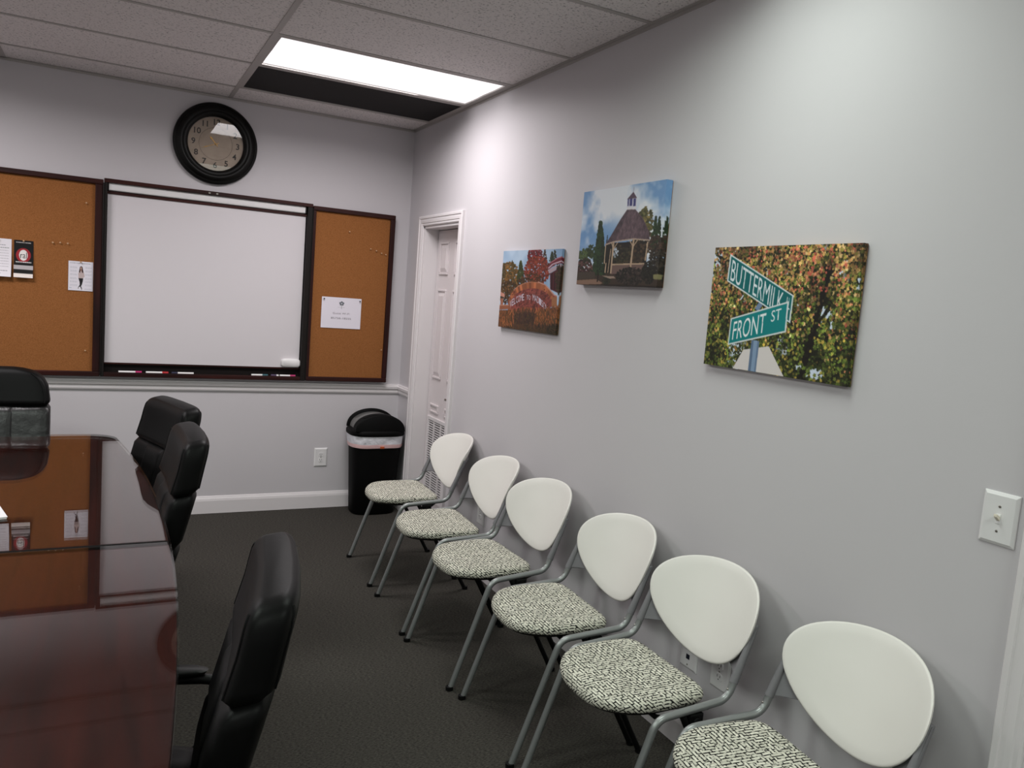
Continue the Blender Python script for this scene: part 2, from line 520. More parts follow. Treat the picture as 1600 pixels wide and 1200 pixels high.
class Paint:
    SS = 2
    def __init__(s, nx, ny, quad, seed=1):
        """quad: drawing coordinates of the print's TL, TR, BR, BL corners"""
        s.nx, s.ny = nx, ny
        W, Hh = nx * s.SS, ny * s.SS
        u = (np.arange(W) + .5) / W; v = (np.arange(Hh) + .5) / Hh
        s.U, s.V = np.meshgrid(u, v)
        s.H = homog([(0, 0), (1, 0), (1, 1), (0, 1)], quad)
        s.Hi = np.linalg.inv(s.H)
        s.X, s.Y = hap(s.H, s.U, s.V)
        s.img = np.zeros((Hh, W, 3))
        s.rng = np.random.default_rng(seed)
    def fill(s, c): s.img[:] = c
    def noise(s, cells, octaves=4, sx=1.):
        Hh, W = s.img.shape[:2]; out = np.zeros((Hh, W)); amp = 1; tot = 0
        for o in range(octaves):
            n = int(cells * 2 ** o); nxx = max(2, int(n * sx)); nyy = max(2, int(n * Hh / W))
            g = s.rng.random((nyy + 2, nxx + 2))
            x = s.U * nxx; y = s.V * nyy
            xi = x.astype(int); yi = y.astype(int); fx = x - xi; fy = y - yi
            fx = fx * fx * (3 - 2 * fx); fy = fy * fy * (3 - 2 * fy)
            out += amp * ((g[yi, xi] * (1 - fx) + g[yi, xi + 1] * fx) * (1 - fy) + (g[yi + 1, xi] * (1 - fx) + g[yi + 1, xi + 1] * fx) * fy)
            tot += amp; amp *= .55
        return out / tot
    def win(s, pts):
        Hh, W = s.img.shape[:2]
        P = np.array(pts, float)
        u, v = hap(s.Hi, P[:, 0], P[:, 1])
        x0 = int(max(0, math.floor(u.min() * W) - 1)); x1 = int(min(W, math.ceil(u.max() * W) + 1))
        y0 = int(max(0, math.floor(v.min() * Hh) - 1)); y1 = int(min(Hh, math.ceil(v.max() * Hh) + 1))
        return (slice(y0, y1), slice(x0, x1)) if x1 > x0 and y1 > y0 else None
    def mask(s, pts):
        w = s.win(pts)
        if w is None: return None, None
        X, Y = s.X[w], s.Y[w]; ins = np.zeros(X.shape, bool); n = len(pts)
        for i in range(n):
            x0, y0 = pts[i]; x1, y1 = pts[(i + 1) % n]
            if y0 == y1: continue
            c = ((Y >= y0) != (Y >= y1)) & (X < (x1 - x0) * (Y - y0) / (y1 - y0) + x0)
            ins ^= c
        return w, ins
    def poly(s, pts, c, a=1., tex=None):
        w, m = s.mask(pts)
        if w is None: return
        col = np.array(c, float)
        if tex is not None: col = col * tex[w][..., None]
        else: col = np.broadcast_to(col, s.img[w].shape)
        s.img[w] = np.where(m[..., None], s.img[w] * (1 - a) + col * a, s.img[w])
    def ell(s, cx, cy, rx, ry, c, a=1., rot=0., n=14):
        P = []
        for k in range(n):
            t = 2 * PI * k / n; x, y = rx * math.cos(t), ry * math.sin(t)
            P.append((cx + x * math.cos(rot) - y * math.sin(rot), cy + x * math.sin(rot) + y * math.cos(rot)))
        s.poly(P, c, a)
    def line(s, pts, w, c, a=1.):
        for (x0, y0), (x1, y1) in zip(pts, pts[1:]):
            L = math.hypot(x1 - x0, y1 - y0) or 1; nx, ny = -(y1 - y0) / L * w / 2, (x1 - x0) / L * w / 2
            s.poly([(x0 + nx, y0 + ny), (x1 + nx, y1 + ny), (x1 - nx, y1 - ny), (x0 - nx, y0 - ny)], c, a)
    def blend(s, m, c):
        m = np.clip(m, 0, 1)[..., None]; s.img[:] = s.img * (1 - m) + np.array(c, float) * m
    def text(s, string, quad, c, a=1.):
        """the string stretched into a quad TL,TR,BR,BL"""
        V, Fc = text_vf(string, 1.0)
        xs = [v[0] for v in V]; ys = [v[1] for v in V]
        x0, x1, y0, y1 = min(xs), max(xs), min(ys), max(ys)
        Q = homog([(0, 0), (1, 0), (1, 1), (0, 1)], quad)
        for T in tris_of(V, Fc):
            P = [tuple(float(k) for k in hap(Q, (p[0] - x0) / (x1 - x0), (y1 - p[1]) / (y1 - y0))) for p in T]
            s.poly(P, c, a)
    def colours(s):
        k = s.SS
        im = s.img.reshape(s.ny, k, s.nx, k, 3).mean((1, 3)) / 255
        return np.where(im <= .04045, im / 12.92, ((im + .055) / 1.055) ** 2.4)

def print_mesh(name, pnt, place, m, parent=None, wrap=None, loc=None):
    """place(u, v, d) -> point, d = 0 at the front; wrap = depth of the turned-over edge"""
    nx, ny = pnt.nx, pnt.ny
    col = pnt.colours()
    k = 5 if wrap else 0
    V, Cc = [], []
    for j in range(-k, ny + k):
        for i in range(-k, nx + k):
            ii, jj = min(max(i, 0), nx - 1), min(max(j, 0), ny - 1)
            mi, mj = (-3 * i if i < 0 else 2 * (nx - 1) - i - 2 * (i - nx + 1) if i >= nx else i), (-3 * j if j < 0 else 2 * (ny - 1) - j - 2 * (j - ny + 1) if j >= ny else j)
            d = max(0, -i, -j, i - nx + 1, j - ny + 1)
            V.append(place(ii / (nx - 1), jj / (ny - 1), (d / k * wrap) if k else 0))
            Cc.append(col[mj, mi])
    W, Hh = nx + 2 * k, ny + 2 * k
    a = np.arange(W * Hh).reshape(Hh, W)
    Fc = np.stack([a[:-1, :-1], a[1:, :-1], a[1:, 1:], a[:-1, 1:]], -1).reshape(-1, 4)
    o = obj(name, (V, Fc.tolist()), m, parent, loc=loc)
    at = o.data.color_attributes.new('print', 'FLOAT_COLOR', 'POINT')
    cc = np.ones((len(V), 4), np.float32); cc[:, :3] = np.array(Cc)
    at.data.foreach_set('color', cc.ravel())
    return o

# ------------------------------------------------------------------ room shell
H = 2.72
XL, YF = -4.908, -7.3
D1 = (-.938, -.316, 2.035)      # door opening 1: y0, y1, top
D2 = (-5.42, -4.505, 2.035)     # door opening 2
T = .14
structure('floor', box(XL, T, YF, .0, -.05, 0), M['carpet'])
structure('wall_back', box(XL - T, T, 0, T, 0, H + .3), M['wall_b'])
structure('wall_left', box(XL - T, XL, YF, 0, 0, H + .3), M['wall'])
structure('wall_front', box(XL - T, T, YF - T, YF, 0, H + .3), M['wall'])

def wall_mesh():
    ys = [YF, D2[0], D2[1], D1[0], D1[1], 0]
    P = []
    for a, b in ((0, 1), (2, 3), (4, 5)): P.append(box(0, T, ys[a], ys[b], 0, H + .3))
    P.append(box(0, T, D2[0], D2[1], D2[2], H + .3)); P.append(box(0, T, D1[0], D1[1], D1[2], H + .3))
    return join(*P)
structure('wall_right', wall_mesh(), M['wall'])

# ceiling: a slab above, a grid of tees below it, a tile in every bay
ceil = structure('ceiling', box(XL, 0, YF, 0, H + .2, H + .25), M['darkgap'])
TW = .0125
tees_x = [-1.2507 - k * 1.2192 for k in range(3)]
ys0 = [-.3352 - k * .6096 for k in range(12)]
for x in tees_x:
    obj('ceiling_tee', join(box(x - TW, x + TW, YF, 0, H, H + .003), box(x - .002, x + .002, YF, 0, H + .003, H + .035)), M['tee'], ceil)
xe = [0] + tees_x + [XL]
LIGHTS = [(0, 1), (0, 5), (0, 9), (2, 1), (2, 5), (2, 9)]       # (strip, row); the left strip is unseen, added for evener light on the right wall
RET = [(0, 0)]
ye = [0] + ys0 + [YF]
for s in range(4):
    xa, xb = xe[s + 1] + TW, xe[s] - (TW if s else .012)
    for y in ys0:
        obj('ceiling_tee', box(xa - .002, xb + .002, y - TW, y + TW, H + .0005, H + .003), M['tee'], ceil)
    for r in range(13):
        if (s, r - 1) in LIGHTS or (s, r - 1) in RET: continue
        y1, y0 = ye[r] - (TW if r else .012), ye[r + 1] + (TW if r < 12 else 0)
        o = obj('ceiling_tile', box(xa - .009, xb + .009, y0 - .009, y1 + .009, H + .0035, H + .018), M['tile'], ceil)
# wall angle round the edge
wa = []
structure('trim_1', extrude_profile([(0, H - .012), (-.003, H - .012), (-.003, H), (-.022, H), (-.022, H + .002), (0, H + .002)], 'Y', YF, 0), M['tee'])
structure('trim_2', extrude_profile([(0, H - .012), (-.003, H - .012), (-.003, H), (-.022, H), (-.022, H + .002), (0, H + .002)], 'X', XL, 0), M['tee'])

# light troffers
ROWTXT = {(0, 1): 'lit two by four foot ceiling light over the far right corner, near the door',
          (0, 5): 'lit ceiling light above the street sign canvas, out of frame',
          (0, 9): 'lit ceiling light behind the camera on the right side',
          (2, 1): 'added ceiling light at the far left of the room, unseen, evens the wall light',
          (2, 5): 'added ceiling light at the middle left of the room, unseen, evens the wall light',
          (2, 9): 'added ceiling light behind the camera on the left side, unseen, evens the wall light'}
for s, r in LIGHTS:
    x0, x1 = xe[s + 1] + TW, xe[s] - (TW if s else .022)
    y1, y0 = ys0[r] - TW, ys0[r + 1] + TW
    cx, cy = (x0 + x1) / 2, (y0 + y1) / 2
    t = thing('ceiling_light', ROWTXT[(s, r)], 'light', (cx, cy, H), group=None)
    a, b = (x1 - x0) / 2, (y1 - y0) / 2
    fr = join(box(-a, -a + .02, -b, b, 0, .03), box(a - .02, a, -b, b, 0, .03), box(-a + .02, a - .02, -b, -b + .02, 0, .03), box(-a + .02, a - .02, b - .02, b, 0, .03))
    obj('light_frame', fr, M['tee'], t)
    obj('housing', box(-a, a, -b, b, .06, .12), M['wplastic'], t)
    END = .30 if s == 0 else .10          # lamp area cut short at the wall end to soften the hot spot there
    ad = bpy.data.lights.new('troffer_lamp', 'AREA')
    ad.shape = 'RECTANGLE'; ad.size = 2 * a - .04 - END; ad.size_y = 2 * b - .05
    ad.energy = LAMP_W[(s, r)]; ad.spread = math.radians(LAMP_SPREAD)
    ad.color = LAMP_FAR if r == 1 else LAMP_NEAR
    ao = bpy.data.objects.new('troffer_lamp', ad); C.objects.link(ao)
    ao.parent = t; ao.location = (-END / 2, 0, .006)
    obj('lens', box(-a + .02, a - .02, -b + .02, b - .02, .008, .012), M['lens_far'] if r == 1 else M['lens_near'], t)
# return-air grille
x0, x1, y1, y0 = xe[1] + TW, -.022, ys0[0] - TW, ys0[1] + TW
cx, cy = (x0 + x1) / 2, (y0 + y1) / 2
t = thing('return_air_grille', 'dark grey ceiling air return grille beside the lit ceiling light', 'vent', (cx, cy, H))
a, b = (x1 - x0) / 2, (y1 - y0) / 2
obj('grille_frame', join(box(-a, -a + .014, -b, b, .001, .02), box(a - .014, a, -b, b, .001, .02), box(-a + .014, a - .014, -b, -b + .014, .001, .02), box(-a + .014, a - .014, b - .014, b, .001, .02)), M['tee'], t)
obj('backing', box(-a, a, -b, b, .05, .06), M['darkgap'], t)
sl = []
for k in range(46):
    yy = -b + .018 + k * (2 * b - .036) / 45
    sl.append(box(-a + .014, a - .014, yy - .0048, yy + .0048, .004, .014))
o = obj('grille_blades', join(*sl), M['grille'], t, kind='stuff')

# chair rail and baseboards
rail = [(0, .832), (-.010, .832), (-.014, .842), (-.012, .858), (-.022, .868), (-.024, .884), (-.016, .890), (-.016, .896), (0, .900)]
structure('trim_3', extrude_profile([(p[0], p[1]) for p in rail], 'X', XL, 0), M['white'])
structure('trim_4', extrude_profile(rail, 'Y', -.246, -.001), M['white'])
bb = [(0, 0), (-.014, 0), (-.014, .085), (-.011, .10), (-.007, .108), (-.005, .115), (0, .117)]
structure('baseboard_back', extrude_profile(bb, 'X', XL, 0), M['white'])
structure('baseboard_right', join(extrude_profile(bb, 'Y', D2[1] + .066, D1[0] - .08), extrude_profile(bb, 'Y', D1[1] + .07, -.001)), M['white'])
structure('baseboard_left', extrude_profile([(XL - p[0], p[1]) for p in bb], 'Y', YF, 0), M['white'])

# door casings: moulded profile, (out from the opening, off the wall)
cas = [(0, 0), (0, .010), (.006, .014), (.016, .013), (.020, .017), (.034, .018), (.046, .017), (.049, .022), (.062, .022), (.066, .018), (.066, 0)]
def casing(y0, y1, zt, zb=0.):
    L = [[(-h, y1 + w, z) for w, h in cas] for z in (zb,)] + [[(-h, y1 + w, zt + w) for w, h in cas]]
    L2 = [(-h, y0 - w, zt + w) for w, h in cas]; L3 = [(-h, y0 - w, zb) for w, h in cas]
    return loft([L[0], L[1], L2, L3])
structure('trim_5', casing(D1[0], D1[1], D1[2]), M['white'])
structure('trim_6', casing(D2[0], D2[1], D2[2]), M['white'])
def jamb(y0, y1, zt):
    return join(box(-.002, T, y1 - .016, y1 + .004, 0, zt), box(-.002, T, y0 - .004, y0 + .016, 0, zt), box(-.002, T, y0, y1, zt - .016, zt + .004))
structure('trim_7', jamb(*D1), M['white'])
structure('trim_8', jamb(*D2), M['white'])

def door(name, y0, y1, zt, xf, grille):
    d = structure(name, box(xf, xf + .035, y0, y1, .01, zt), M['door'], bev=.002)
    w = y1 - y0
    st, gap, pw = .105 * w / .567, .11 * w / .567, .145 * w / .567
    a1 = y1 - .06 * w / .567
    cols = [(a1 - pw, a1), (a1 - 2 * pw - gap, a1 - pw - gap)]
    rows = [(1.715, 1.935), (1.005, 1.615)] + ([(.765, .825)] if grille else [(.24, .82)])
    for a, b in cols:
        for z0, z1 in rows:
            # recessed moulding ring and raised field
            mo = join(box(xf - .010, xf + .001, a, b, z0, z0 + .014), box(xf - .010, xf + .001, a, b, z1 - .014, z1), box(xf - .010, xf + .001, a, a + .014, z0 + .014, z1 - .014), box(xf - .010, xf + .001, b - .014, b, z0 + .014, z1 - .014))
            pnl = obj('panel_moulding', mo, M['door'], d, bev=.003)
            if z1 - z0 > .1:
                f = .03
                V = [(xf + .0005, a + .014, z0 + .014), (xf + .0005, b - .014, z0 + .014), (xf + .0005, b - .014, z1 - .014), (xf + .0005, a + .014, z1 - .014)]
                V += [(xf - .010, a + .014 + f * .6, z0 + .014 + f), (xf - .010, b - .014 - f * .6, z0 + .014 + f), (xf - .010, b - .014 - f * .6, z1 - .014 - f), (xf - .010, a + .014 + f * .6, z1 - .014 - f)]
                obj('door_panel', (V, [(0, 1, 2, 3), (4, 7, 6, 5), (0, 4, 5, 1), (1, 5, 6, 2), (2, 6, 7, 3), (3, 7, 4, 0)]), M['door'], d)
    return d
d1 = door('door_1', D1[0] + .020, D1[1] - .021, D1[2] - .02, .1, True)
gy0, gy1, gz0, gz1 = D1[0] + .065, D1[1] - .062, .16, .735
g = obj('vent_frame', join(box(.088, .1005, gy0, gy1, gz0, gz0 + .025), box(.088, .1005, gy0, gy1, gz1 - .025, gz1), box(.088, .1005, gy0, gy0 + .025, gz0 + .025, gz1 - .025), box(.088, .1005, gy1 - .025, gy1, gz0 + .025, gz1 - .025)), M['white'], d1, bev=.002)
obj('vent_backing', box(.0985, .1, gy0 + .02, gy1 - .02, gz0 + .02, gz1 - .02), M['darkgap'], g)
sl = []
nsl = 31
pz = (gz1 - gz0 - .052) / nsl
for k in range(nsl):
    z = gz0 + .026 + (k + .5) * pz
    sl.append(box(.0925, .096, gy0 + .025, gy1 - .025, z - pz * .30, z + pz * .22))
obj('vent_louvers', join(*sl), M['white'], g, kind='stuff')
for k in (1, 2, 3):
    yy = gy0 + (gy1 - gy0) * k / 4
    obj('vent_mullion', box(.0885, .099, yy - .005, yy + .005, gz0 + .025, gz1 - .025), M['white'], g)
kn = obj('door_lever', join(lathe([(.026, 0), (.026, .004), (.01, .006), (.01, .045)], 20, 'X', (.1, -.845, .90))), M['chrome'], d1)
obj('lever_handle', box(.048, .062, -.855, -.755, .893, .907), M['chrome'], kn, bev=.004)
d2 = door('door_2', D2[0] + .018, D2[1] - .018, D2[2] - .02, .09, False)
kn = obj('door_lever', lathe([(.026, 0), (.026, .004), (.01, .006), (.01, .045)], 20, 'X', (.09, -5.33, .96)), M['chrome'], d2)
obj('lever_handle', box(.038, .052, -5.34, -5.22, .953, .967), M['chrome'], kn, bev=.004)

# ------------------------------------------------------------------ wall plates
def plate(y_or_x, z, wall, label, cat, name, w=.092, h=.134):
    """wall 'R': on the right wall at y; 'B': on the back wall at x. local: a across, b out, z"""
    if wall == 'R': t = thing(name, label, cat, (0, y_or_x, z), -PI / 2)
    else: t = thing(name, label, cat, (y_or_x, 0, z), 0)
    V = [(-w / 2, 0, -h / 2), (w / 2, 0, -h / 2), (w / 2, 0, h / 2), (-w / 2, 0, h / 2),
         (-w / 2, -.003, -h / 2), (w / 2, -.003, -h / 2), (w / 2, -.003, h / 2), (-w / 2, -.003, h / 2)]
    i = .008
    V += [(-w / 2 + i, -.0075, -h / 2 + i), (w / 2 - i, -.0075, -h / 2 + i), (w / 2 - i, -.0075, h / 2 - i), (-w / 2 + i, -.0075, h / 2 - i)]
    Fq = [(0, 3, 2, 1), (8, 9, 10, 11)]
    for s in (0, 4):
        for k in range(4): Fq.append((s + k, s + (k + 1) % 4, s + 4 + (k + 1) % 4, s + 4 + k))
    obj('cover_plate', (V, Fq), M['wplastic'], t, bev=.001)
    return t
def screw(t, z): obj('screw', lathe([(.0032, 0), (.0032, .001), (.002, .0016)], 10, 'Y', (0, -.0075, z)), M['chrome'], t)
def duplex(t):
    for s in (-1, 1):
        f = obj('receptacle', loft([supr_xz(0, s * .0195, -.0075, .0165, .0145), supr_xz(0, s * .0195, -.0095, .0160, .0140)]), M['wplastic'], t)
        obj('slot', box(-.0075, -.0055, -.0099, -.0094, s * .0195 - .001, s * .0195 + .008), M['ink'], f)
        obj('slot', box(.0055, .0075, -.0099, -.0094, s * .0195 - .001, s * .0195 + .007), M['ink'], f)
        obj('slot', lathe([(.0024, 0), (.0024, .0004)], 10, 'Y', (0, -.0095, s * .0195 - .0075)), M['ink'], f)
    screw(t, 0)
def supr_xz(cx, cz, y, a, b, n=24, e=3.4):
    return [(p[0], y, p[1]) for p in supr(cx, cz, 0, a, b, n, e)]
duplex(plate(-.554, .366, 'B', 'white duplex power outlet on the far wall left of the black bin', 'outlet', 'power_outlet'))
duplex(plate(-3.524, .366, 'R', 'white power outlet low on the right wall under the back of second nearest chair', 'outlet', 'power_outlet'))
duplex(plate(-1.537, .362, 'R', 'white power outlet low on the right wall seen past the second farthest chair', 'outlet', 'power_outlet'))
jk = plate(-3.360, .366, 'R', 'white data jack plate with dark square ports beside the wall outlet', 'outlet', 'data_jack')
for z in (-.021, .021):
    obj('port', box(-.009, .009, -.0085, -.0072, z - .009, z + .009), M['portdark'], jk)
screw(jk, -.05); screw(jk, .05)
sw = plate(-4.373, 1.159, 'R', 'white toggle light switch beside the door casing at the right', 'switch', 'light_switch', .086, .128)
obj('toggle_collar', box(-.006, .006, -.0088, -.007, -.012, .012), M['wplastic'], sw, bev=.001)
V = [(-.0045, -.007, -.006), (.0045, -.007, -.006), (.0045, -.007, .006), (-.0045, -.007, .006), (-.004, -.022, .006), (.004, -.022, .006), (.004, -.021, .013), (-.004, -.021, .013)]
obj('toggle', (V, [(0, 3, 2, 1), (4, 5, 6, 7), (0, 1, 5, 4), (1, 2, 6, 5), (2, 3, 7, 6), (3, 0, 4, 7)]), M['ivory'], sw, bev=.0012)
screw(sw, .03); screw(sw, -.03)

# ------------------------------------------------------------------ presentation board on the back wall
bd = thing('presentation_board', 'dark cherry wall cabinet with whiteboard, its two cork lined doors folded open', 'board', (-1.33, 0, .92))
O = bd.location
def bpart(name, vf, m, parent=bd, **k):
    V = [(v[0] - O[0], v[1] - O[1], v[2] - O[2]) for v in vf[0]]
    return obj(name, (V, vf[1]), m, parent, **k)
YB = -.058
zb, zt = .918, 2.118
bpart('back_panel', box(-1.952, -.704, -.012, -.001, zb, zt), M['recess'])
bpart('top_rail', box(-1.952, -.704, YB, -.012, zt - .024, zt), M['cherry'], bev=.003)
bpart('side_rail', box(-1.952, -1.934, YB, -.012, zb, zt - .024), M['hinge'], bev=.003)
bpart('side_rail', box(-.738, -.704, YB, -.012, zb, zt - .024), M['hinge'], bev=.003)
bpart('marker_tray', join(box(-1.934, -.738, YB, -.012, zb, zb + .022), box(-1.934, -.738, YB, YB + .006, zb + .022, zb + .028)), M['cherry'], bev=.002)
bpart('whiteboard_panel', box(-1.932, -.744, -.024, -.012, 1.004, 2.03), M['wboard'])
bpart('lower_trim', box(-1.934, -.738, -.028, -.012, .994, 1.004), M['cherry'])
bpart('upper_trim', box(-1.934, -.738, -.03, -.012, 2.03, 2.046), M['cherry'])
n_ = 14
ring = [(-.012, 2.050), (-.034, 2.050), (-.0395, 2.054), (-.0415, 2.060), (-.0415, 2.090), (-.038, 2.096), (-.030, 2.098), (-.012, 2.098)]
sc = bpart('screen_roller', extrude_profile(ring, 'X', -1.928, -.752), M['wplastic'])
smooth_angle(sc, 30)
for sx in (-1, 1):
    xa = -1.934 if sx < 0 else -.752
    bpart('roller_cap', box(xa, xa + .008, -.046, -.012, 2.05, 2.1), M['hinge'], bev=.002)
obj('catch', box(.010, .022, -.063, -.058, zt - .017 - O[2], zt - .009 - O[2]), M['chrome'], bd)
obj('catch', box(-.036, -.024, -.063, -.058, zt - .017 - O[2], zt - .009 - O[2]), M['chrome'], bd)

def cork_door(x0, x1, hx0, hx1, lab):
    """hx = widths of left and right stiles"""
    d = bpart('cork_door', box(x0 + .004, x1 - .004, -.040, -.022, zb + .004, zt - .016), M['cork'])
    for nm, bx, mm in (('top_rail', (x0, x1, YB, -.02, zt - .040, zt - .010), 'cherry'), ('bottom_rail', (x0, x1, YB, -.02, zb, zb + .030), 'cherry'),
                       ('stile', (x0, x0 + hx0, YB, -.02, zb + .030, zt - .040), 'cherry_v'), ('stile', (x1 - hx1, x1, YB, -.02, zb + .030, zt - .040), 'cherry_v')):
        bpart(nm, box(*bx), M[mm], d, bev=.004)
    return d
ld = cork_door(-2.580, -1.956, .035, .042, '')
rd = cork_door(-.700, -.122, .020, .034, '')
for x in (-1.954, -.702):
    bpart('piano_hinge', tube([(x, YB - .003, zb + .01), (x, YB - .003, zt - .03)], .004, 8), M['hinge'])

# markers on the tray, eraser, papers and pins
def marker(x0, x1, cap_left, capm, label):
    L = x1 - x0; z = zb + .0335 + .0; y = -.045
    t = thing('dry_erase_marker', label, 'marker', ((x0 + x1) / 2, y, zb + .022 + .0085), group='dry erase markers on the tray')
    capw = .036
    a, b = (-L / 2 + capw, L / 2) if cap_left else (-L / 2, L / 2 - capw)
    o = obj('barrel', tube([(a, 0, 0), (b, 0, 0)], .0075, 14), M['wplastic'], t); smooth_angle(o)
    c0, c1 = (-L / 2, a) if cap_left else (b, L / 2)
    o = obj('marker_cap', tube([(c0, 0, 0), (c1, 0, 0)], .0082, 14), M[capm], t); smooth_angle(o)
marker(-1.852, -1.721, False, 'magenta', 'white dry erase marker with magenta cap, first from the left')
marker(-1.697, -1.567, False, 'red', 'white dry erase marker with red cap on the tray')
marker(-1.548, -1.417, True, 'navy', 'white dry erase marker with navy cap pointing left')
marker(-1.057, -.951, False, 'teal', 'white dry erase marker with teal cap on the tray')
marker(-.931, -.880, True, 'purple', 'short dark purple marker in the shade between teal and pink ones')
marker(-.872, -.768, False, 'magenta', 'white dry erase marker with pink cap, rightmost on the tray')
er = []
for y, s in ((-.024, 1), (-.034, 1.0), (-.046, .97), (-.051, .86)):
    er.append([(-.801 + p[0] * s, y, 1.036 + p[1] * s) for p in [(q[0], q[1]) for q in supr(0, 0, 0, .064, .029, 32, 4)]])
o = obj('whiteboard_eraser', loft(er), M['wplastic'], loc=(-.801, -.024, 1.036)); smooth_angle(o, 60)
tag(o, 'white rounded eraser block stuck on whiteboard at its lower right corner', 'eraser')

def pin(x, z, m, label, y=-.0405, group=None):
    o = obj('push_pin', lathe([(.002, 0), (.0026, .003), (.003, .008), (.0048, .009), (.0048, .012), (.003, .013)], 12, 'Y', (x, y, z)), M[m], loc=(x, y, z))
    smooth_angle(o)
    tag(o, label, 'push pin', group)
for x, z, l in ((-2.044, 1.959, 'pale push pin near the top right of left cork panel'),
                (-2.214, 1.708, 'pale push pin, left one of a row of three on left cork panel'),
                (-2.176, 1.711, 'pale push pin, middle one of a row of three on left cork panel'),
                (-2.137, 1.710, 'pale push pin, right one of a row of three on left cork panel'),
                (-2.036, 1.074, 'pale push pin near the bottom of left cork panel'),
                (-.446, 1.962, 'pale push pin alone near the top of right cork panel'),
                (-.290, 1.859, 'pale push pin, leftmost of four in a row on right cork panel'),
                (-.248, 1.850, 'pale push pin, second from left in a row of four on right cork'),
                (-.210, 1.836, 'pale push pin, third from left in a row of four on right cork'),
                (-.178, 1.829, 'pale push pin, rightmost of four in a row on right cork panel'),
                (-.170, 1.152, 'pale push pin low at the right edge of right cork panel')):
    pin(x, z, 'pin', l, group='push pins in the cork panels')

# papers: local raster prints on thin curled sheets
def sheet(name, pnt, x0, x1, z0, z1, label, cat, curl=.004, lift=.0, skew=0.):
    cx, cz = (x0 + x1) / 2, (z0 + z1) / 2
    def place(u, v, d):
        yy = -.0415 - .0015 - curl * v ** 3 - lift * v * v
        return (x0 + (x1 - x0) * u + skew * (v - .5), yy, z1 + (z0 - z1) * v)
    o = print_mesh(name, pnt, place, M['printp'], loc=(cx, -.0415, cz))
    sm = o.modifiers.new('thick', 'SOLIDIFY'); sm.thickness = .0006; sm.offset = 1
    tag(o, label, cat)
    return o
SQ = [(0, 0), (100, 0), (100, 100), (0, 100)]
rnd = random.Random(4)
P = Paint(56, 112, SQ, 3); P.fill((10, 10, 11))
P.ell(49, 40, 38, 19, (150, 36, 44), n=40); P.ell(49, 40, 22, 14.5, (228, 222, 220), n=40)
P.ell(49, 40, 36.5, 17.6, (150, 36, 44), a=.4, n=40); P.ell(49, 40, 22, 14.5, (228, 222, 220), n=40)
P.text('ral', [(33, 32), (66, 32), (66, 48), (33, 48)], (30, 34, 34))
for zz, wd_ in ((6.5, 76), (58.5, 78)):
    x = 50 - wd_ / 2
    while x < 50 + wd_ / 2:
        w = rnd.uniform(4, 9); P.poly([(x, zz - 1.2), (min(x + w, 50 + wd_ / 2), zz - 1.2), (min(x + w, 50 + wd_ / 2), zz + 1.3), (x, zz + 1.3)], (205, 200, 200)); x += w + 1.6
P.poly([(0, 67), (100, 67), (100, 78), (0, 78)], (176, 170, 172))
P.poly([(0, 89), (100, 89), (100, 100), (0, 100)], (232, 222, 216))
sheet('flyer', P, -2.408, -2.312, 1.490, 1.705, 'black flyer with a red and white round logo pinned to left cork panel', 'flyer', .012, .01)
pin(-2.360, 1.702, 'pin', 'pale push pin holding the black flyer', -.043)
def lines(P, x0, x1, ys, c=(150, 148, 156), h=.8, a=.8):
    for y in ys:
        x = x0
        while x < x1 - 2:
            w = rnd.uniform(3, 10); P.poly([(x, y - h), (min(x + w, x1), y - h), (min(x + w, x1), y + h), (x, y + h)], c, a); x += w + 1.5
P = Paint(60, 100, SQ, 5); P.fill((226, 222, 228))
lines(P, 10, 76, [17], (120, 122, 130), 1.1); lines(P, 8, 92, [24], (110, 118, 116), 1.2)
lines(P, 8, 88, [31, 38, 45, 52, 59, 66, 73], (176, 172, 178), .9, .7); lines(P, 10, 84, [84], (120, 118, 124), 1.2); lines(P, 10, 60, [91], (176, 172, 178), .9)
sheet('notice', P, -2.545, -2.420, 1.489, 1.706, 'white printed notice pinned at the left edge beside black flyer', 'notice', .014, .012)
pin(-2.482, 1.70, 'pin', 'pale push pin holding the white notice at the left edge', -.043)
P = Paint(78, 104, SQ, 6); P.fill((224, 220, 228))
lines(P, 8, 92, [7], (150, 150, 158), 1.0)
for y in (20, 32, 44, 57, 68, 80):
    lines(P, 8, 36, [y, y + 3.2], (172, 172, 182), .7, .7); lines(P, 68, 94, [y - 1, y + 2.2], (172, 170, 180), .7, .7)
lines(P, 66, 94, [92, 95], (172, 170, 180), .7, .7); lines(P, 6, 14, [91], (120, 150, 170), 1)
# printed picture of a standing woman
sk, hr, tp, bk = (196, 160, 146), (62, 38, 36), (190, 172, 170), (30, 26, 28)
P.ell(51.5, 23, 6.0, 6.5, hr); P.poly([(46, 22), (57, 22), (61, 36), (55, 37), (51.5, 30), (47, 37), (42.5, 36)], hr)
P.ell(51, 23.5, 2.9, 4.2, sk); P.poly([(49.6, 26), (52.8, 26), (53.4, 33), (51.4, 36), (49.4, 33)], sk)
P.poly([(46, 35), (58, 35), (63, 38), (66, 50), (61, 55), (60, 57), (41, 57), (40.5, 40)], tp)
P.poly([(46, 33), (43, 36), (44.5, 39), (48.5, 38)], hr); P.poly([(56, 33), (60.5, 36), (59, 39), (55, 38)], hr)
P.poly([(41, 57), (60, 57), (59, 66), (55.5, 78), (52, 84), (56, 92), (53, 93), (48, 85), (44, 88), (42, 86), (47, 80), (46, 70)], bk)
P.ell(41.5, 91, 2.2, 2.6, (215, 210, 210)); P.ell(55, 95, 2.2, 2.6, (215, 210, 210)); P.line([(42, 86), (40.5, 93)], 1.6, bk); P.line([(53, 91), (54.5, 97)], 1.4, bk)
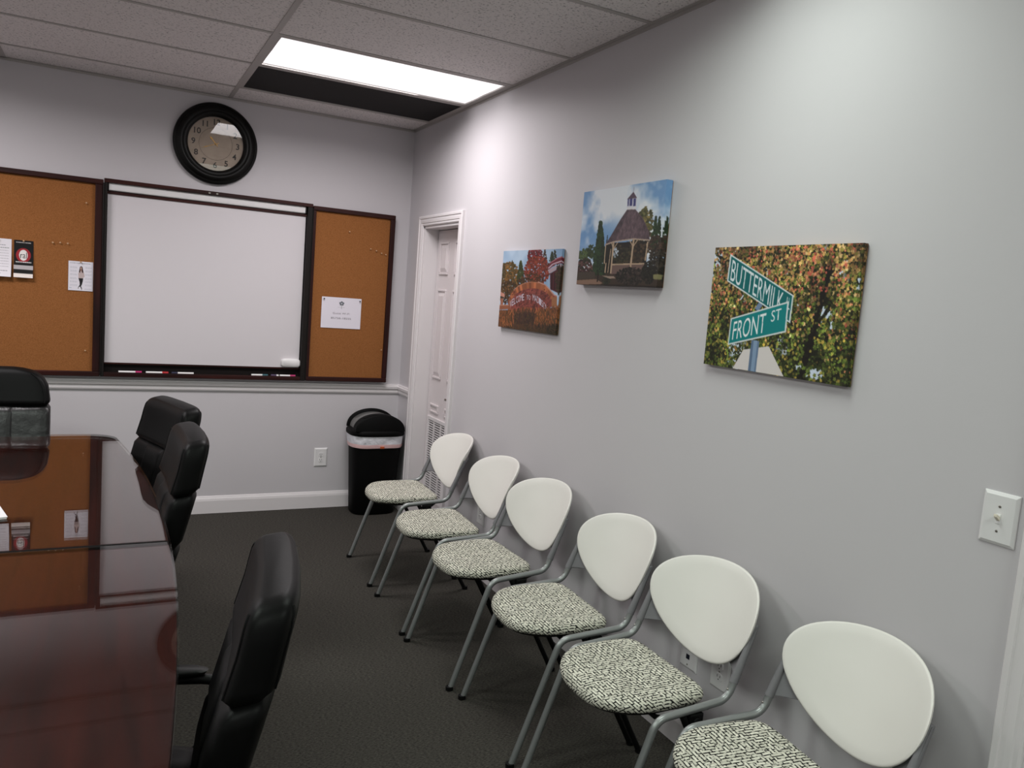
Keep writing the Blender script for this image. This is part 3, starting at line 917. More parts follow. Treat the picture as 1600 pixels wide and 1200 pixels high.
sheet('photo_sheet', P, -2.132, -2.002, 1.435, 1.610, 'white printed sheet with a picture of a standing woman on left cork', 'poster', .001)
pin(-2.067, 1.606, 'pin', 'pale push pin at the top of the sheet with the woman', -.043)
P = Paint(108, 84, SQ, 7); P.fill((226, 221, 230))
P.text('Guest Wi-Fi', [(29, 48.5), (71, 48.5), (71, 54.5), (29, 54.5)], (120, 112, 122))
P.text('85758-18555', [(25, 64), (75, 64), (75, 70.5), (25, 70.5)], (112, 106, 116))
for k in range(5):
    t_ = -PI / 2 + k * 2 * PI / 5
    P.ell(50 + 4 * math.cos(t_), 19.5 + 4.4 * math.sin(t_), 2.6, 2.8, (92, 98, 104), n=12)
P.ell(50, 19.5, 2.2, 2.4, (190, 188, 196)); P.line([(50, 25), (50, 37)], .9, (140, 138, 144))
lines(P, 41, 58, [32], (170, 168, 174), .6, .7)
sheet('wifi_notice', P, -.612, -.333, 1.2915, 1.505, 'white guest Wi-Fi notice pinned to the right cork panel', 'notice', .001, 0)
pin(-.598, 1.491, 'pinb', 'black push pin in the top left corner of the Wi-Fi notice', -.043)
pin(-.346, 1.488, 'pinb', 'black push pin in the top right corner of the Wi-Fi notice', -.043)

# ------------------------------------------------------------------ wall clock
CK = (-1.329, 0, 2.419)
ck = thing('wall_clock', 'large round black wall clock with beige face above the whiteboard', 'clock', CK)
prof = [(.10, 0), (.235, 0), (.2525, .010), (.2535, .022), (.246, .034), (.238, .036), (.234, .033), (.228, .036), (.220, .046), (.208, .050), (.200, .047), (.196, .042), (.188, .044), (.180, .042), (.174, .036), (.169, .030), (.166, .022)]
rings = [[(r * math.cos(2 * PI * k / 72), -h, r * math.sin(2 * PI * k / 72)) for k in range(72)] for r, h in prof]
o = obj('clock_case', loft(rings, True, False), M['blackclock'], ck); smooth_angle(o, 50)
obj('clock_face', lathe([(.1665, .010), (.1665, .0125)], 64), M['dial'], ck)
def flat_text(s, x, z, size, y, rot=0.):
    V, Fc = text_vf(s, size, extrude=.0004, fat=.0009)
    c, sn = math.cos(rot), math.sin(rot)
    return [(x + v[0] * c - v[1] * sn, y + v[2] * -1, z + v[0] * sn + v[1] * c) for v in V], Fc
fc = [p for p in ck.children if p.name.startswith('clock_face')][0]
for hn in range(1, 13):
    a = PI / 2 - hn * PI / 6
    obj('numeral', flat_text(str(hn), .133 * math.cos(a), .133 * math.sin(a), .050, -.0131), M['ink'], fc)
obj('minute_track', loft([[(r * math.cos(2 * PI * k / 64), y, r * math.sin(2 * PI * k / 64)) for k in range(64)] for r, y in ((.1005, -.0125), (.1005, -.0130), (.0990, -.0130), (.0990, -.0125))], False, False), M['ink'], fc)
def hand(ang, L, w, y):
    c, s = math.cos(ang), math.sin(ang)
    P2 = [(-.02, -.002), (0, -w * .4), (L * .55, -w * .4), (L * .66, -w), (L * .78, -w * .4), (L, 0), (L * .78, w * .4), (L * .66, w), (L * .55, w * .4), (0, w * .4), (-.02, .002)]
    R = [[(p[0] * c - p[1] * s, yy, p[0] * s + p[1] * c) for p in P2] for yy in (y, y - .001)]
    return loft(R)
obj('hour_hand', hand(PI / 2 - 10.67 * PI / 6, .062, .0075, -.0145), M['brass'], ck)
obj('minute_hand', hand(PI / 2 - 8.25 * PI / 6, .095, .004, -.0165), M['brass'], ck)
obj('hand_boss', lathe([(.006, .0125), (.006, .019), (.003, .020)], 16), M['brass'], ck)
obj('clock_glass', lathe([(.1665, .024), (.1665, .026)], 64), M['glass'], ck)

# ------------------------------------------------------------------ canvas pictures on the right wall
def canvas(pnt, y0, y1, z0, z1, label, DP):
    """y0 far (left in view) .. y1 near"""
    c = (0, (y0 + y1) / 2, (z0 + z1) / 2)
    def place(u, v, d): return (-DP + d, y0 + (y1 - y0) * u, z1 + (z0 - z1) * v)
    t = thing('canvas_picture', label, 'picture', c)
    o = print_mesh('printed_canvas', pnt, place, M['print_'], wrap=DP - .004)
    o.data.transform(Matrix.Translation(-Vector(c)))
    o.parent = t
    w, h = y0 - y1, z1 - z0
    e = .012
    fr = join(box(-DP + .004, -.001, -w / 2 + .002, w / 2 - .002, h / 2 - e - .02, h / 2 - .002), box(-DP + .004, -.001, -w / 2 + .002, w / 2 - .002, -h / 2 + .002, -h / 2 + e + .02),
              box(-DP + .004, -.001, -w / 2 + .002, -w / 2 + e + .02, -h / 2 + .03, h / 2 - .03), box(-DP + .004, -.001, w / 2 - e - .02, w / 2 - .002, -h / 2 + .03, h / 2 - .03))
    obj('stretcher_frame', fr, M['cork'], t)
    return t

def leaves(P, n, pick, size, keep=lambda u, v: True):
    Hh, W = P.img.shape[:2]
    cl = P.noise(11, 3)
    for _ in range(n):
        u, v = P.rng.random(), P.rng.random()
        if not keep(u, v): continue
        c = pick(u, v); r = size * P.rng.uniform(.6, 1.3); ang = P.rng.uniform(0, PI)
        cx, cy = u * W, v * Hh
        x0, x1 = int(max(0, cx - r - 1)), int(min(W, cx + r + 2)); y0, y1 = int(max(0, cy - r - 1)), int(min(Hh, cy + r + 2))
        if x1 <= x0 or y1 <= y0: continue
        yy, xx = np.mgrid[y0:y1, x0:x1]
        dx, dy = xx - cx, yy - cy
        th = np.arctan2(dy, dx) - ang; rad = np.hypot(dx, dy)
        m = rad < r * (.55 + .4 * np.abs(np.cos(2.5 * th)))
        sub = P.img[y0:y1, x0:x1]
        sub[m] = np.clip(np.array(c) * P.rng.uniform(.75, 1.15) * np.clip(.2 + 1.75 * cl[min(int(cy), Hh - 1), min(int(cx), W - 1)], .35, 1.5), 0, 250)

# --- street sign picture
P = Paint(330, 214, [(168, 108), (1152, 90), (1060, 1052), (80, 880)], 11)
P.fill((28, 28, 17))
nz = P.noise(5, 4)
SKY = (206, 216, 232)
P.blend((P.noise(9, 3) - .66) * 9, SKY)
for cx, cy, rx, ry in ((185, 190, 45, 60), (170, 260, 30, 30), (905, 530, 55, 70), (835, 955, 70, 45), (1130, 350, 30, 50), (940, 640, 30, 28), (520, 270, 22, 28), (1040, 190, 22, 26), (860, 590, 26, 40), (740, 500, 25, 22), (310, 130, 24, 14)):
    for k in range(9):
        P.ell(cx + P.rng.normal(0, rx * .5), cy + P.rng.normal(0, ry * .5), rx * .42, ry * .42, SKY, .95)
BR = (22, 17, 13)
for pts, w in (([(750, 1010), (775, 870), (805, 730), (830, 640), (862, 520), (880, 420), (895, 330), (930, 250), (1010, 150)], 42), ([(830, 640), (900, 560), (935, 490), (950, 420)], 26),
               ([(800, 600), (770, 500), (800, 380), (830, 300)], 18), ([(905, 300), (880, 200), (850, 130)], 14), ([(900, 350), (980, 270), (1070, 220)], 16), ([(775, 780), (880, 720), (940, 700)], 13),
               ([(170, 130), (215, 205), (240, 230)], 14), ([(150, 270), (200, 310)], 8), ([(770, 920), (880, 880)], 10), ([(740, 480), (760, 400)], 10)):
    P.line(pts, w, BR)
PAL_T = [(158, 122, 74), (176, 140, 84), (140, 104, 60), (178, 112, 82), (122, 110, 52), (196, 164, 112), (104, 100, 46), (168, 84, 66)]
PAL_B = [(78, 92, 38), (96, 110, 46), (62, 74, 30), (112, 120, 54), (134, 122, 56), (52, 62, 26), (88, 100, 44), (150, 128, 58), (44, 48, 22)]
def pick3(u, v):
    w = v + P.rng.normal(0, .22)
    pal = PAL_T if w < .42 else PAL_B
    c = pal[P.rng.integers(len(pal))]
    if P.rng.random() < .22: c = (40, 42, 22)
    return c
def keep3(u, v):
    x, y = hap(P.H, u, v)
    tr = abs(x - (830 + (y - 640) * -.25)) < 26 and y > 250
    sky = any(((x - a) / (rx * .8)) ** 2 + ((y - b) / (ry * .8)) ** 2 < 1 for a, b, rx, ry in ((185, 190, 45, 60), (905, 530, 55, 70), (835, 955, 70, 45), (1130, 350, 30, 50)))
    return P.rng.random() > (.84 if tr else .84 if sky else .18 + .25 * (v > .5))
leaves(P, 9000, pick3, 6.2, keep3)
for pts, w in (([(770, 900), (805, 730), (830, 640), (862, 520), (885, 400)], 22), ([(830, 640), (900, 560), (935, 490)], 14), ([(905, 330), (960, 260)], 12), ([(800, 600), (772, 500)], 8)):
    P.line(pts, w, BR, .9)
leaves(P, 1100, pick3, 6.0, keep3)
for a, b, r in ((790, 255, 30), (845, 290, 24), (900, 400, 28), (730, 185, 26), (870, 135, 20), (1050, 720, 20), (700, 190, 20), (820, 345, 20), (395, 170, 20), (1010, 790, 14)):
    for k in range(4):
        P.ell(a + P.rng.normal(0, r * .6), b + P.rng.normal(0, r * .6), r * .34, r * .24, np.array((176, 88, 72)) * P.rng.uniform(.7, 1.1), 1, P.rng.uniform(0, 3))
W_ = (206, 212, 214)
P.poly([(352, 786), (525, 765), (628, 972), (280, 912)], (214, 206, 204))
P.poly([(408, 720), (462, 730), (437, 938), (384, 930)], (128, 150, 178)); P.poly([(408, 720), (424, 723), (402, 932), (384, 930)], (92, 112, 140)); P.poly([(448, 728), (462, 730), (437, 938), (426, 936)], (100, 120, 148))
P.line([(440, 520), (470, 480)], 30, (110, 130, 160))
P.poly([(650, 545), (672, 550), (664, 608), (645, 600)], (0, 92, 92))
def sgn(q, inset, col, rim=W_):
    P.poly(q, rim)
    Hq = homog([(0, 0), (1, 0), (1, 1), (0, 1)], q)
    ix, iy = inset
    P.poly([tuple(float(k) for k in hap(Hq, a, b)) for a, b in ((ix, iy), (1 - ix, iy), (1 - ix, 1 - iy), (ix, 1 - iy))], col)
    return lambda a0, b0, a1, b1, sh=0.: [tuple(float(k) for k in hap(Hq, a, b)) for a, b in ((a0, b0), (a1, b0), (a1 - sh, b1), (a0 - sh, b1))]
q = sgn([(266, 152), (690, 428), (668, 612), (243, 328)], (.02, .055), (0, 96, 98))
P.text('BUTTERMILK', q(.045, .14, .86, .90), (214, 220, 224)); P.text('AL', q(.895, .17, .965, .58), (206, 212, 216))
q = sgn([(268, 574), (657, 466), (641, 672), (246, 754)], (.022, .055), (0, 122, 124))
P.text('FRONT', q(.075, .17, .66, .85), (226, 230, 232)); P.text('ST', q(.745, .16, .90, .54), (220, 226, 228))
canvas(P, -3.295, -3.908, 1.4145, 1.825, 'canvas print of green BUTTERMILK and FRONT ST street signs, nearest on right wall', .022)

# --- gazebo picture
P = Paint(252, 162, [(122, 228), (826, 108), (808, 1035), (62, 1005)], 12)
P.fill((112, 150, 194))
P.blend((P.noise(3, 5, .8) - .44) * 7, (222, 225, 232)); P.blend((P.noise(6, 4, .4) - .62) * 4, (84, 122, 172))
P.blend(np.clip((P.Y - 600) / 250, 0, 1) * .5, (226, 226, 232))
P.blend(np.exp(-(((P.X - 430) / 150) ** 2 + ((P.Y - 330) / 150) ** 2)) * 1.2, (222, 224, 230))
dk = (34, 44, 26)
def tree(cx, top, bot, w, c, n=140):
    for _ in range(n):
        t_ = P.rng.random(); y = top + (bot - top) * t_; hw = w * min(1, .12 + 1.25 * t_) * P.rng.uniform(0, 1)
        P.ell(cx + P.rng.choice([-1, 1]) * hw, y, w * .22, w * .32, np.array(c) * P.rng.uniform(.7, 1.25))
def blob(cx, cy, rx, ry, cols, n=160, s=.2):
    for _ in range(n):
        a = P.rng.uniform(0, 2 * PI); r = math.sqrt(P.rng.random())
        c = np.array(cols[P.rng.integers(len(cols))]) * P.rng.uniform(.75, 1.2)
        P.ell(cx + rx * r * math.cos(a), cy + ry * r * math.sin(a), rx * s * .6, ry * s * .6, c, 1, P.rng.uniform(0, 3))
P.poly([(60, 880), (830, 880), (830, 1050), (50, 1040)], (58, 46, 38))
blob(660, 470, 70, 130, [(96, 94, 56), (118, 104, 60), (74, 74, 44)], 200, .22)
blob(640, 620, 90, 120, [(60, 54, 38), (80, 66, 46)], 140)
blob(140, 740, 70, 50, [(70, 84, 48), (52, 66, 38)], 120, .25); blob(195, 715, 36, 60, [(46, 58, 34)], 70, .3)
blob(140, 850, 75, 75, [(70, 44, 44), (50, 36, 34), (40, 44, 30), (92, 62, 58)], 200, .2)
tree(330, 570, 860, 18, (34, 42, 28), 60)
tree(268, 468, 910, 52, (36, 54, 30), 340); tree(290, 590, 900, 26, (30, 42, 26), 120)
tree(752, 415, 700, 32, (38, 56, 32), 170); tree(786, 415, 700, 30, (36, 52, 30), 170)
blob(770, 660, 70, 90, [(72, 54, 44), (52, 44, 34)], 160); blob(780, 800, 60, 120, [(30, 28, 22), (42, 36, 28), (60, 52, 44)], 200)
P.poly([(320, 640), (700, 615), (690, 900), (310, 900)], (34, 30, 24))
blob(600, 720, 90, 100, [(58, 46, 36), (44, 38, 28), (70, 54, 40)], 160); blob(460, 740, 90, 80, [(46, 44, 30), (64, 54, 38)], 110)
blob(405, 720, 26, 40, [(180, 188, 200), (150, 160, 170)], 20, .4)
P.poly([(380, 822), (675, 815), (675, 900), (370, 910)], (106, 84, 78))
rx = P.noise(60, 2); RF = .78 + .5 * rx
P.poly([(500, 350), (560, 350), (640, 430), (700, 540), (712, 608), (560, 598), (390, 625), (315, 650), (360, 580), (440, 440)], (92, 74, 80), 1, RF)
P.poly([(500, 350), (515, 350), (400, 622), (315, 650), (360, 580), (440, 440)], (74, 60, 66), 1, RF)
P.poly([(640, 440), (712, 608), (690, 606), (600, 400)], (80, 64, 70), 1, RF)
P.line([(313, 655), (390, 628), (560, 602), (712, 612)], 11, (176, 154, 138))
P.poly([(490, 345), (575, 330), (572, 350), (560, 356), (495, 360)], (216, 212, 216))
P.poly([(492, 270), (573, 258), (571, 334), (490, 344)], (206, 204, 214))
for a, b in ((495, 507), (513, 536), (545, 566)): P.poly([(a, 272), (b, 268), (b, 328), (a, 332)], (62, 62, 116))
P.poly([(541, 216), (574, 264), (490, 276)], (84, 66, 80)); P.line([(541, 218), (545, 178)], 4, (150, 140, 150))
PST = (178, 152, 128)
for pts, w in (([(388, 630), (372, 905)], 13), ([(566, 604), (550, 855)], 15), ([(694, 625), (682, 790)], 11), ([(318, 660), (310, 820)], 8), ([(326, 810), (320, 900)], 9), ([(365, 690), (345, 900)], 6),
               ([(372, 640), (386, 690)], 7), ([(424, 632), (390, 690)], 7), ([(532, 615), (560, 665)], 8), ([(600, 612), (566, 665)], 8), ([(380, 825), (676, 816)], 12), ([(684, 640), (692, 690)], 6)):
    P.line(pts, w, PST)
blob(560, 930, 140, 80, [(34, 30, 26), (48, 40, 36), (60, 48, 46), (28, 30, 22)], 320, .14)
blob(720, 900, 60, 100, [(26, 26, 20), (36, 34, 26)], 170, .2)
blob(335, 965, 36, 38, [(30, 34, 24), (40, 44, 30)], 70, .3)
P.poly([(65, 965), (240, 955), (300, 990), (270, 1010), (60, 1005)], (128, 100, 84)); P.poly([(290, 925), (400, 930), (420, 950), (360, 950)], (150, 130, 116)); P.poly([(765, 915), (812, 910), (810, 960), (770, 955)], (126, 120, 84))
P.poly([(62, 895), (230, 890), (230, 945), (62, 960)], (66, 56, 48)); P.line([(260, 900), (252, 980)], 12, (36, 28, 22))
P.poly([(50, 1003), (420, 1003), (830, 1022), (830, 1060), (50, 1040)], (38, 30, 26))
canvas(P, -2.408, -2.996, 1.678, 2.088, 'canvas print of a wooden gazebo under a cloudy sky, highest of the three', .034)

# --- welcome sign picture
P = Paint(252, 162, [(185, 132), (828, 150), (742, 1035), (122, 915)], 13)
P.fill((130, 158, 188)); P.blend((P.noise(3, 4) - .45) * 3, (176, 196, 216))
blob(240, 420, 120, 170, [(120, 84, 40), (96, 70, 34), (140, 96, 46), (70, 60, 30)], 420, .13)
tree(372, 255, 480, 40, (56, 62, 30), 120); tree(280, 240, 420, 22, (80, 66, 36), 60); tree(190, 270, 420, 22, (66, 58, 34), 60); tree(465, 135, 330, 22, (60, 44, 30), 60); tree(636, 140, 330, 26, (66, 44, 32), 70)
blob(530, 200, 80, 80, [(124, 40, 44), (104, 32, 38), (84, 34, 34)], 260, .17)
blob(550, 360, 140, 150, [(128, 52, 40), (110, 44, 34), (92, 44, 30), (146, 70, 48)], 560, .11)
blob(480, 470, 140, 80, [(74, 46, 28), (90, 54, 32), (60, 44, 26)], 240, .13); blob(230, 560, 110, 120, [(70, 50, 30), (88, 60, 34), (56, 44, 26)], 280, .13)
tree(715, 180, 300, 30, (44, 54, 36), 80); tree(745, 165, 320, 28, (52, 56, 40), 60)
P.poly([(665, 340), (690, 290), (770, 245), (830, 225), (830, 300), (750, 310), (670, 360)], (104, 34, 44)); P.line([(672, 345), (720, 305), (830, 275)], 12, (190, 168, 178)); P.line([(690, 292), (770, 248), (830, 232)], 9, (170, 110, 120))
P.poly([(665, 360), (830, 300), (830, 330), (680, 400)], (168, 150, 158)); P.poly([(690, 400), (830, 330), (800, 620), (690, 560)], (74, 28, 34))
for x in (705, 735, 765): P.poly([(x, 400), (x + 14, 395), (x + 6, 570), (x - 6, 570)], (44, 18, 24))
blob(790, 470, 40, 150, [(44, 36, 22), (60, 46, 28)], 160, .2)
blob(470, 700, 300, 60, [(96, 54, 46)], 40)
arch_out = [(235, 660), (250, 610), (300, 550), (360, 500), (420, 482), (500, 474), (580, 482), (640, 520), (690, 580), (730, 625), (762, 640), (762, 745), (700, 742), (650, 780), (250, 760)]
sn = P.noise(40, 2)
P.poly(arch_out, (112, 56, 50), 1, .6 + .9 * sn)
def arc(n, a0, a1, cx, cy, rx, ry): return [(cx + rx * math.cos(a0 + (a1 - a0) * k / n), cy + ry * math.sin(a0 + (a1 - a0) * k / n)) for k in range(n + 1)]
ou = arc(26, PI * 1.02, PI * 1.93, 480, 690, 246, 214); inn = arc(26, PI * 1.02, PI * 1.93, 480, 700, 222, 160)
for k in range(26):
    c = np.array((164, 96, 62)) * P.rng.uniform(.72, 1.15)
    P.poly([ou[k], ou[k + 1], inn[k + 1], inn[k]], c)
P.line([(560, 478), (640, 515), (690, 572), (730, 622), (764, 638)], 12, (186, 138, 122)); P.line(ou[6:18], 7, (176, 120, 92)); P.poly([(232, 655), (255, 600), (262, 760), (236, 760)], (134, 78, 56))
for _ in range(170):
    x, y = P.rng.uniform(260, 680), P.rng.uniform(560, 740)
    P.ell(x, y, 9, 6, np.array((118, 62, 54)) * P.rng.uniform(.6, 1.35), 1, P.rng.uniform(0, 3))
P.poly([(705, 645), (764, 642), (760, 745), (705, 742)], (150, 100, 66))
P.poly([(150, 555), (195, 580), (195, 615), (150, 600)], (186, 130, 112)); P.poly([(150, 625), (180, 625), (178, 690), (150, 690)], (150, 96, 74)); P.poly([(140, 692), (240, 695), (240, 740), (135, 740)], (140, 84, 60)); P.line([(140, 694), (240, 700)], 10, (178, 124, 98))
o2 = arc(20, PI * 1.10, PI * 1.92, 410, 830, 165, 100); i2 = arc(20, PI * 1.10, PI * 1.92, 410, 840, 135, 62)
for k in range(20):
    P.poly([o2[k], o2[k + 1], i2[k + 1], i2[k]], np.array((160, 90, 60)) * P.rng.uniform(.75, 1.15))
P.poly(i2 + [(530, 900), (290, 900)], (66, 40, 38))
# arched lettering
txt = 'WELCOME TO MADISON'
n = len(txt)
for k, chh in enumerate(txt):
    if chh == ' ': continue
    f = (k + .5) / n; x = 250 + 410 * f; w = 410 / n * .92
    yb = lambda xx: 655 + 150 * ((xx - 442) / 205) ** 2 * (.55 if xx < 442 else .86)
    x0, x1 = x - w / 2, x + w / 2; h = 66
    hh = 48 if chh in 'TO' and 7 < k < 10 else h
    P.text(chh, [(x0, yb(x0) - hh), (x1, yb(x1) - hh), (x1, yb(x1)), (x0, yb(x0))], (196, 190, 204))
P.poly([(100, 742), (262, 752), (290, 800), (530, 800), (560, 770), (770, 745), (760, 1060), (100, 1060)], (84, 56, 36))
P.poly(i2 + [(530, 900), (290, 900)], (66, 40, 38))
for _ in range(1500):
    x, y = P.rng.uniform(110, 770), P.rng.uniform(770, 1050)
    gp = 300 < x < 520
    c = [(92, 62, 40), (70, 54, 34), (58, 44, 36)][P.rng.integers(3)] if gp or y > 930 else [(168, 100, 56), (142, 84, 48), (110, 66, 40), (88, 66, 38)][P.rng.integers(4)]
    P.line([(x, y), (x + P.rng.normal(0, 10), y - P.rng.uniform(20, 50))], 5, np.array(c) * P.rng.uniform(.7, 1.15))
blob(700, 980, 50, 60, [(38, 34, 20), (50, 42, 26)], 80)
P.blend(np.clip((P.Y - 950) / 60, 0, 1) * .5, (44, 40, 24))
canvas(P, -1.607, -2.230, 1.434, 1.843, 'canvas print of a brick WELCOME TO MADISON arch, farthest on right wall', .018)

# ------------------------------------------------------------------ conference table
TX, TY, TZ = -2.40, -2.87, .755
def tw(y):
    return .675 - .128 * ((y - TY) / 1.6) ** 2
def half_outline(y_far, y_near, inset=0., n=26, rc=.13):
    """one half of the boat-shaped top: straight joint at one end, rounded corners at the other"""
    s = 1 if y_far > TY else -1
    ye_, yj = (y_far, y_near) if s > 0 else (y_near, y_far)      # ye_ = rounded end, yj = joint
    yc = ye_ - s * rc
    right = []
    for k in range(n + 1):
        y = yj + (yc - yj) * k / n; right.append((TX + tw(y) - inset, y))
    xx = TX + tw(yc) - inset
    for k in range(1, 9):
        a = PI / 2 * k / 8; right.append((xx - rc + rc * math.cos(a), yc + s * (rc - inset) * math.sin(a)))
    left = [(2 * TX - x, y) for x, y in right[::-1]]
    pts = right + left
    return pts if s > 0 else pts[::-1]
def slab(pts, z0, z1):
    return loft([[(x, y, z0) for x, y in pts], [(x, y, z1) for x, y in pts]])
YE1, YE0 = -1.085, -4.655
tb = thing('conference_table', 'long boat shaped dark cherry conference table with glass top', 'table', (TX, TY, 0))
SAG = .0045                                   # the near half sags a little away from the joint
def tpart(name, vf, m, parent=tb, **k):
    return obj(name, ([(v[0] - TX, v[1] - TY, v[2] - (SAG * (TY - v[1]) if v[1] < TY and v[2] > .6 else 0)) for v in vf[0]], vf[1]), m, parent, **k)
GT = .008
for ya, yb_ in ((YE1, TY + .011), (TY - .011, YE0)):
    pts = half_outline(ya, yb_)
    tpart('tabletop', slab(half_outline(ya, yb_, .004), TZ - GT - .034, TZ - GT - .0005), M['table'], bev=.004)
    tpart('glass_top', slab(pts, TZ - GT, TZ), M['tglass'])
tpart('joint_strip', box(TX - .668, TX + .668, TY - .0105, TY + .0105, TZ - .05, TZ - .0025), M['darkgap'])
for yy in (-1.75, -3.95):
    tpart('pedestal', box(TX - .28, TX + .28, yy - .2, yy + .2, .06, TZ - GT - .034), M['tedge'], bev=.01)
    tpart('plinth', box(TX - .36, TX + .36, yy - .28, yy + .28, 0, .06), M['tedge'], bev=.01)
tpart('apron', box(TX - .03, TX + .03, -3.75, -1.95, .45, TZ - GT - .034), M['tedge'])
# small booklet at the left edge
bk = thing('booklet', 'white paper booklet lying on the table at left edge', 'booklet', (-2.34, -2.47, TZ))
obj('cover', box(-.13, .13, -.10, .10, .0065, .0075), M['paper'], bk)
obj('pages', box(-.128, .128, -.098, .098, .0005, .0065), M['wplastic'], bk)
bk.rotation_euler = (0, 0, .25)

# ------------------------------------------------------------------ office chairs (face -x)
def cushion(rings_spec, k=0., n=56, e=7.):
    """rings (x, z, thickness, half width); curved round the sitter by k"""
    R = []
    for x, z, t, w in rings_spec:
        ring = []
        for i in range(n):
            a = 2 * PI * i / n; c, s = math.cos(a), math.sin(a)
            px = t / 2 * math.copysign(abs(c) ** (2 / 4.2), c); py = w * math.copysign(abs(s) ** (2 / e), s)
            ring.append((x + px - k * py * py, py, z + .18 * px))
        R.append(ring)
    return loft(R)
def spec(z0, z1, prof, grow=0., n=9, endr=.014, cut=True):
    out = []
    P_ = np.array(prof)
    for i in range(n + 1):
        f = i / n; z = z0 + (z1 - z0) * f
        x, t, w = (float(np.interp(z, P_[:, 0], P_[:, j])) for j in (1, 2, 3))
        d = min(z - z0, z1 - z)
        sh = math.sqrt(max(0, 1 - (1 - min(1, d / endr)) ** 2)) if endr else 1
        s = .72 + .28 * sh
        out.append((x, z, (t + grow) * s, w - .012 * (1 - sh)))
    return out
_LOW = [(.47, .205, .085, .222), (.56, .222, .100, .238), (.66, .248, .106, .245), (.75, .272, .106, .245), (.84, .295, .106, .243)]
SIDE_P = _LOW + [(.92, .314, .098, .240), (.96, .322, .099, .237), (.985, .326, .097, .231), (1.002, .328, .088, .220), (1.012, .328, .070, .203), (1.016, .328, .050, .185)]
HEAD_P = _LOW + [(.92, .314, .097, .231), (.96, .322, .090, .211), (.985, .326, .080, .180), (1.0, .328, .062, .138), (1.008, .328, .038, .09)]
def office_chair(label, loc, rotz, BPROF, group=None):
    t = thing('office_chair', label, 'chair', loc, rotz, group)
    ztop = BPROF[-1][0]
    LM = M['wrinkle'] if BPROF is HEAD_P else M['leather']
    up_ = spec(.83, .94, BPROF, 0, 7, .016)[:5]
    P_ = np.array(BPROF)
    for z in (.92, .94, *[ztop - d for d in (.056, .043, .031, .02, .012, .006, .002, 0)]):
        x, th, w = (float(np.interp(z, P_[:, 0], P_[:, j])) for j in (1, 2, 3)); up_.append((x, z, th, w))
    o = obj('head_cushion', cushion(up_, .25), M['leather'], t); smooth_angle(o, 70)
    o = obj('lumbar_cushion', cushion(spec(.64, .83, BPROF, -.006, 9), .25), LM, t); smooth_angle(o, 70)
    cp = [(x - .008, z, th, .088) for x, z, th, w in spec(.645, .825, BPROF, -.006, 9)]
    c2 = obj('center_panel', cushion(cp, .25), LM, o); smooth_angle(c2, 70)
    o = obj('lower_cushion', cushion(spec(.47, .64, BPROF, -.004, 9), .25), M['leather'], t); smooth_angle(o, 70)
    # stitched piping down both edges of the head cushion
    for s in (-1, 1):
        for f_ in (-.5, .5):
            ps = []
            for z in np.linspace(.846, ztop - .02, 16):
                x, th, w = (float(np.interp(z, P_[:, 0], P_[:, j])) for j in (1, 2, 3)); y = s * w * .905
                px = th * f_ * .85
                ps.append((x + px - .25 * y * y, y, z + .18 * px))
            o = obj('piping', tube(ps, .0028, 8), M['leather'], t); smooth_angle(o, 70)
    sr = []
    for z, a in ((.405, .20), (.412, .235), (.435, .25), (.47, .25), (.492, .238), (.502, .21), (.505, .15)):
        sr.append(supr(-.02, 0, z, a, a, 44, 4.2))
    o = obj('seat_cushion', loft(sr), M['leather'], t); smooth_angle(o, 60)
    for s in (-1, 1):
        P2 = fillet([(.12, s * .235, .44), (.18, s * .262, .47), (.235, s * .268, .632), (-.17, s * .268, .650), (-.16, s * .262, .45), (-.10, s * .235, .42)], .05)
        o = obj('armrest', tube(P2, .0125, 12), M['blackpl'], t); smooth_angle(o)
        pr = [[(p[0], s * .268 + p[1], z) for p in [(q[0] - .0, q[1]) for q in supr(.03, 0, 0, .155 * f, .026 * f, 28, 3)]] for z, f in ((.650, .96), (.658, 1), (.663, .9))]
        o2 = obj('arm_pad', loft(pr), M['blackpl'], o); smooth_angle(o2, 60)
    obj('seat_plate', box(-.12, .10, -.11, .11, .375, .408), M['blackpl'], t, bev=.008)
    obj('back_bar', box(.06, .26, -.035, .035, .39, .40), M['blackpl'], t)
    o = obj('gas_column', lathe([(.027, .09), (.027, .24), (.018, .25), (.018, .378)], 20, 'Z'), M['blackpl'], t); smooth_angle(o)
    hub = obj('star_base', lathe([(.05, .07), (.055, .085), (.045, .12), (.03, .13)], 24, 'Z'), M['blackpl'], t); smooth_angle(hub)
    for k in range(5):
        a = 2 * PI * k / 5 + .3; c, s = math.cos(a), math.sin(a)
        def at(r, w, z): return (r * c - w * s, r * s + w * c, z)
        L = [[at(.035, -.028, .075), at(.035, .028, .075), at(.035, .024, .115), at(.035, -.024, .115)], [at(.27, -.016, .066), at(.27, .016, .066), at(.27, .013, .085), at(.27, -.013, .085)]]
        lg = obj('base_leg', loft(L), M['blackpl'], t, bev=.004)
        cr = [[(at(.255, w, 0)[0] + rr * math.cos(q) * c, at(.255, w, 0)[1] + rr * math.cos(q) * s, .0285 + rr * math.sin(q)) for q in [2 * PI * i / 18 for i in range(18)]] for w, rr in ((-.024, .022), (-.022, .0285), (.022, .0285), (.024, .022))]
        o = obj('caster', loft(cr), M['blackpl'], lg); smooth_angle(o)
    return t
oc = office_chair('black leather office chair nearest the camera, tucked at the table side', (-1.912, -3.80, 0), -.18, SIDE_P, 'black leather office chairs along the table side')
dup(oc, (-1.957, -2.41, 0), .03, 'black leather office chair at the table side, middle of the three on the right')
dup(oc, (-1.952, -1.80, 0), .30, 'black leather office chair at the far right of the table, turned and partly hidden')
office_chair('taller black leather office chair at the far end of the table, facing the camera', (-2.412, -1.125, .04), PI / 2, HEAD_P)

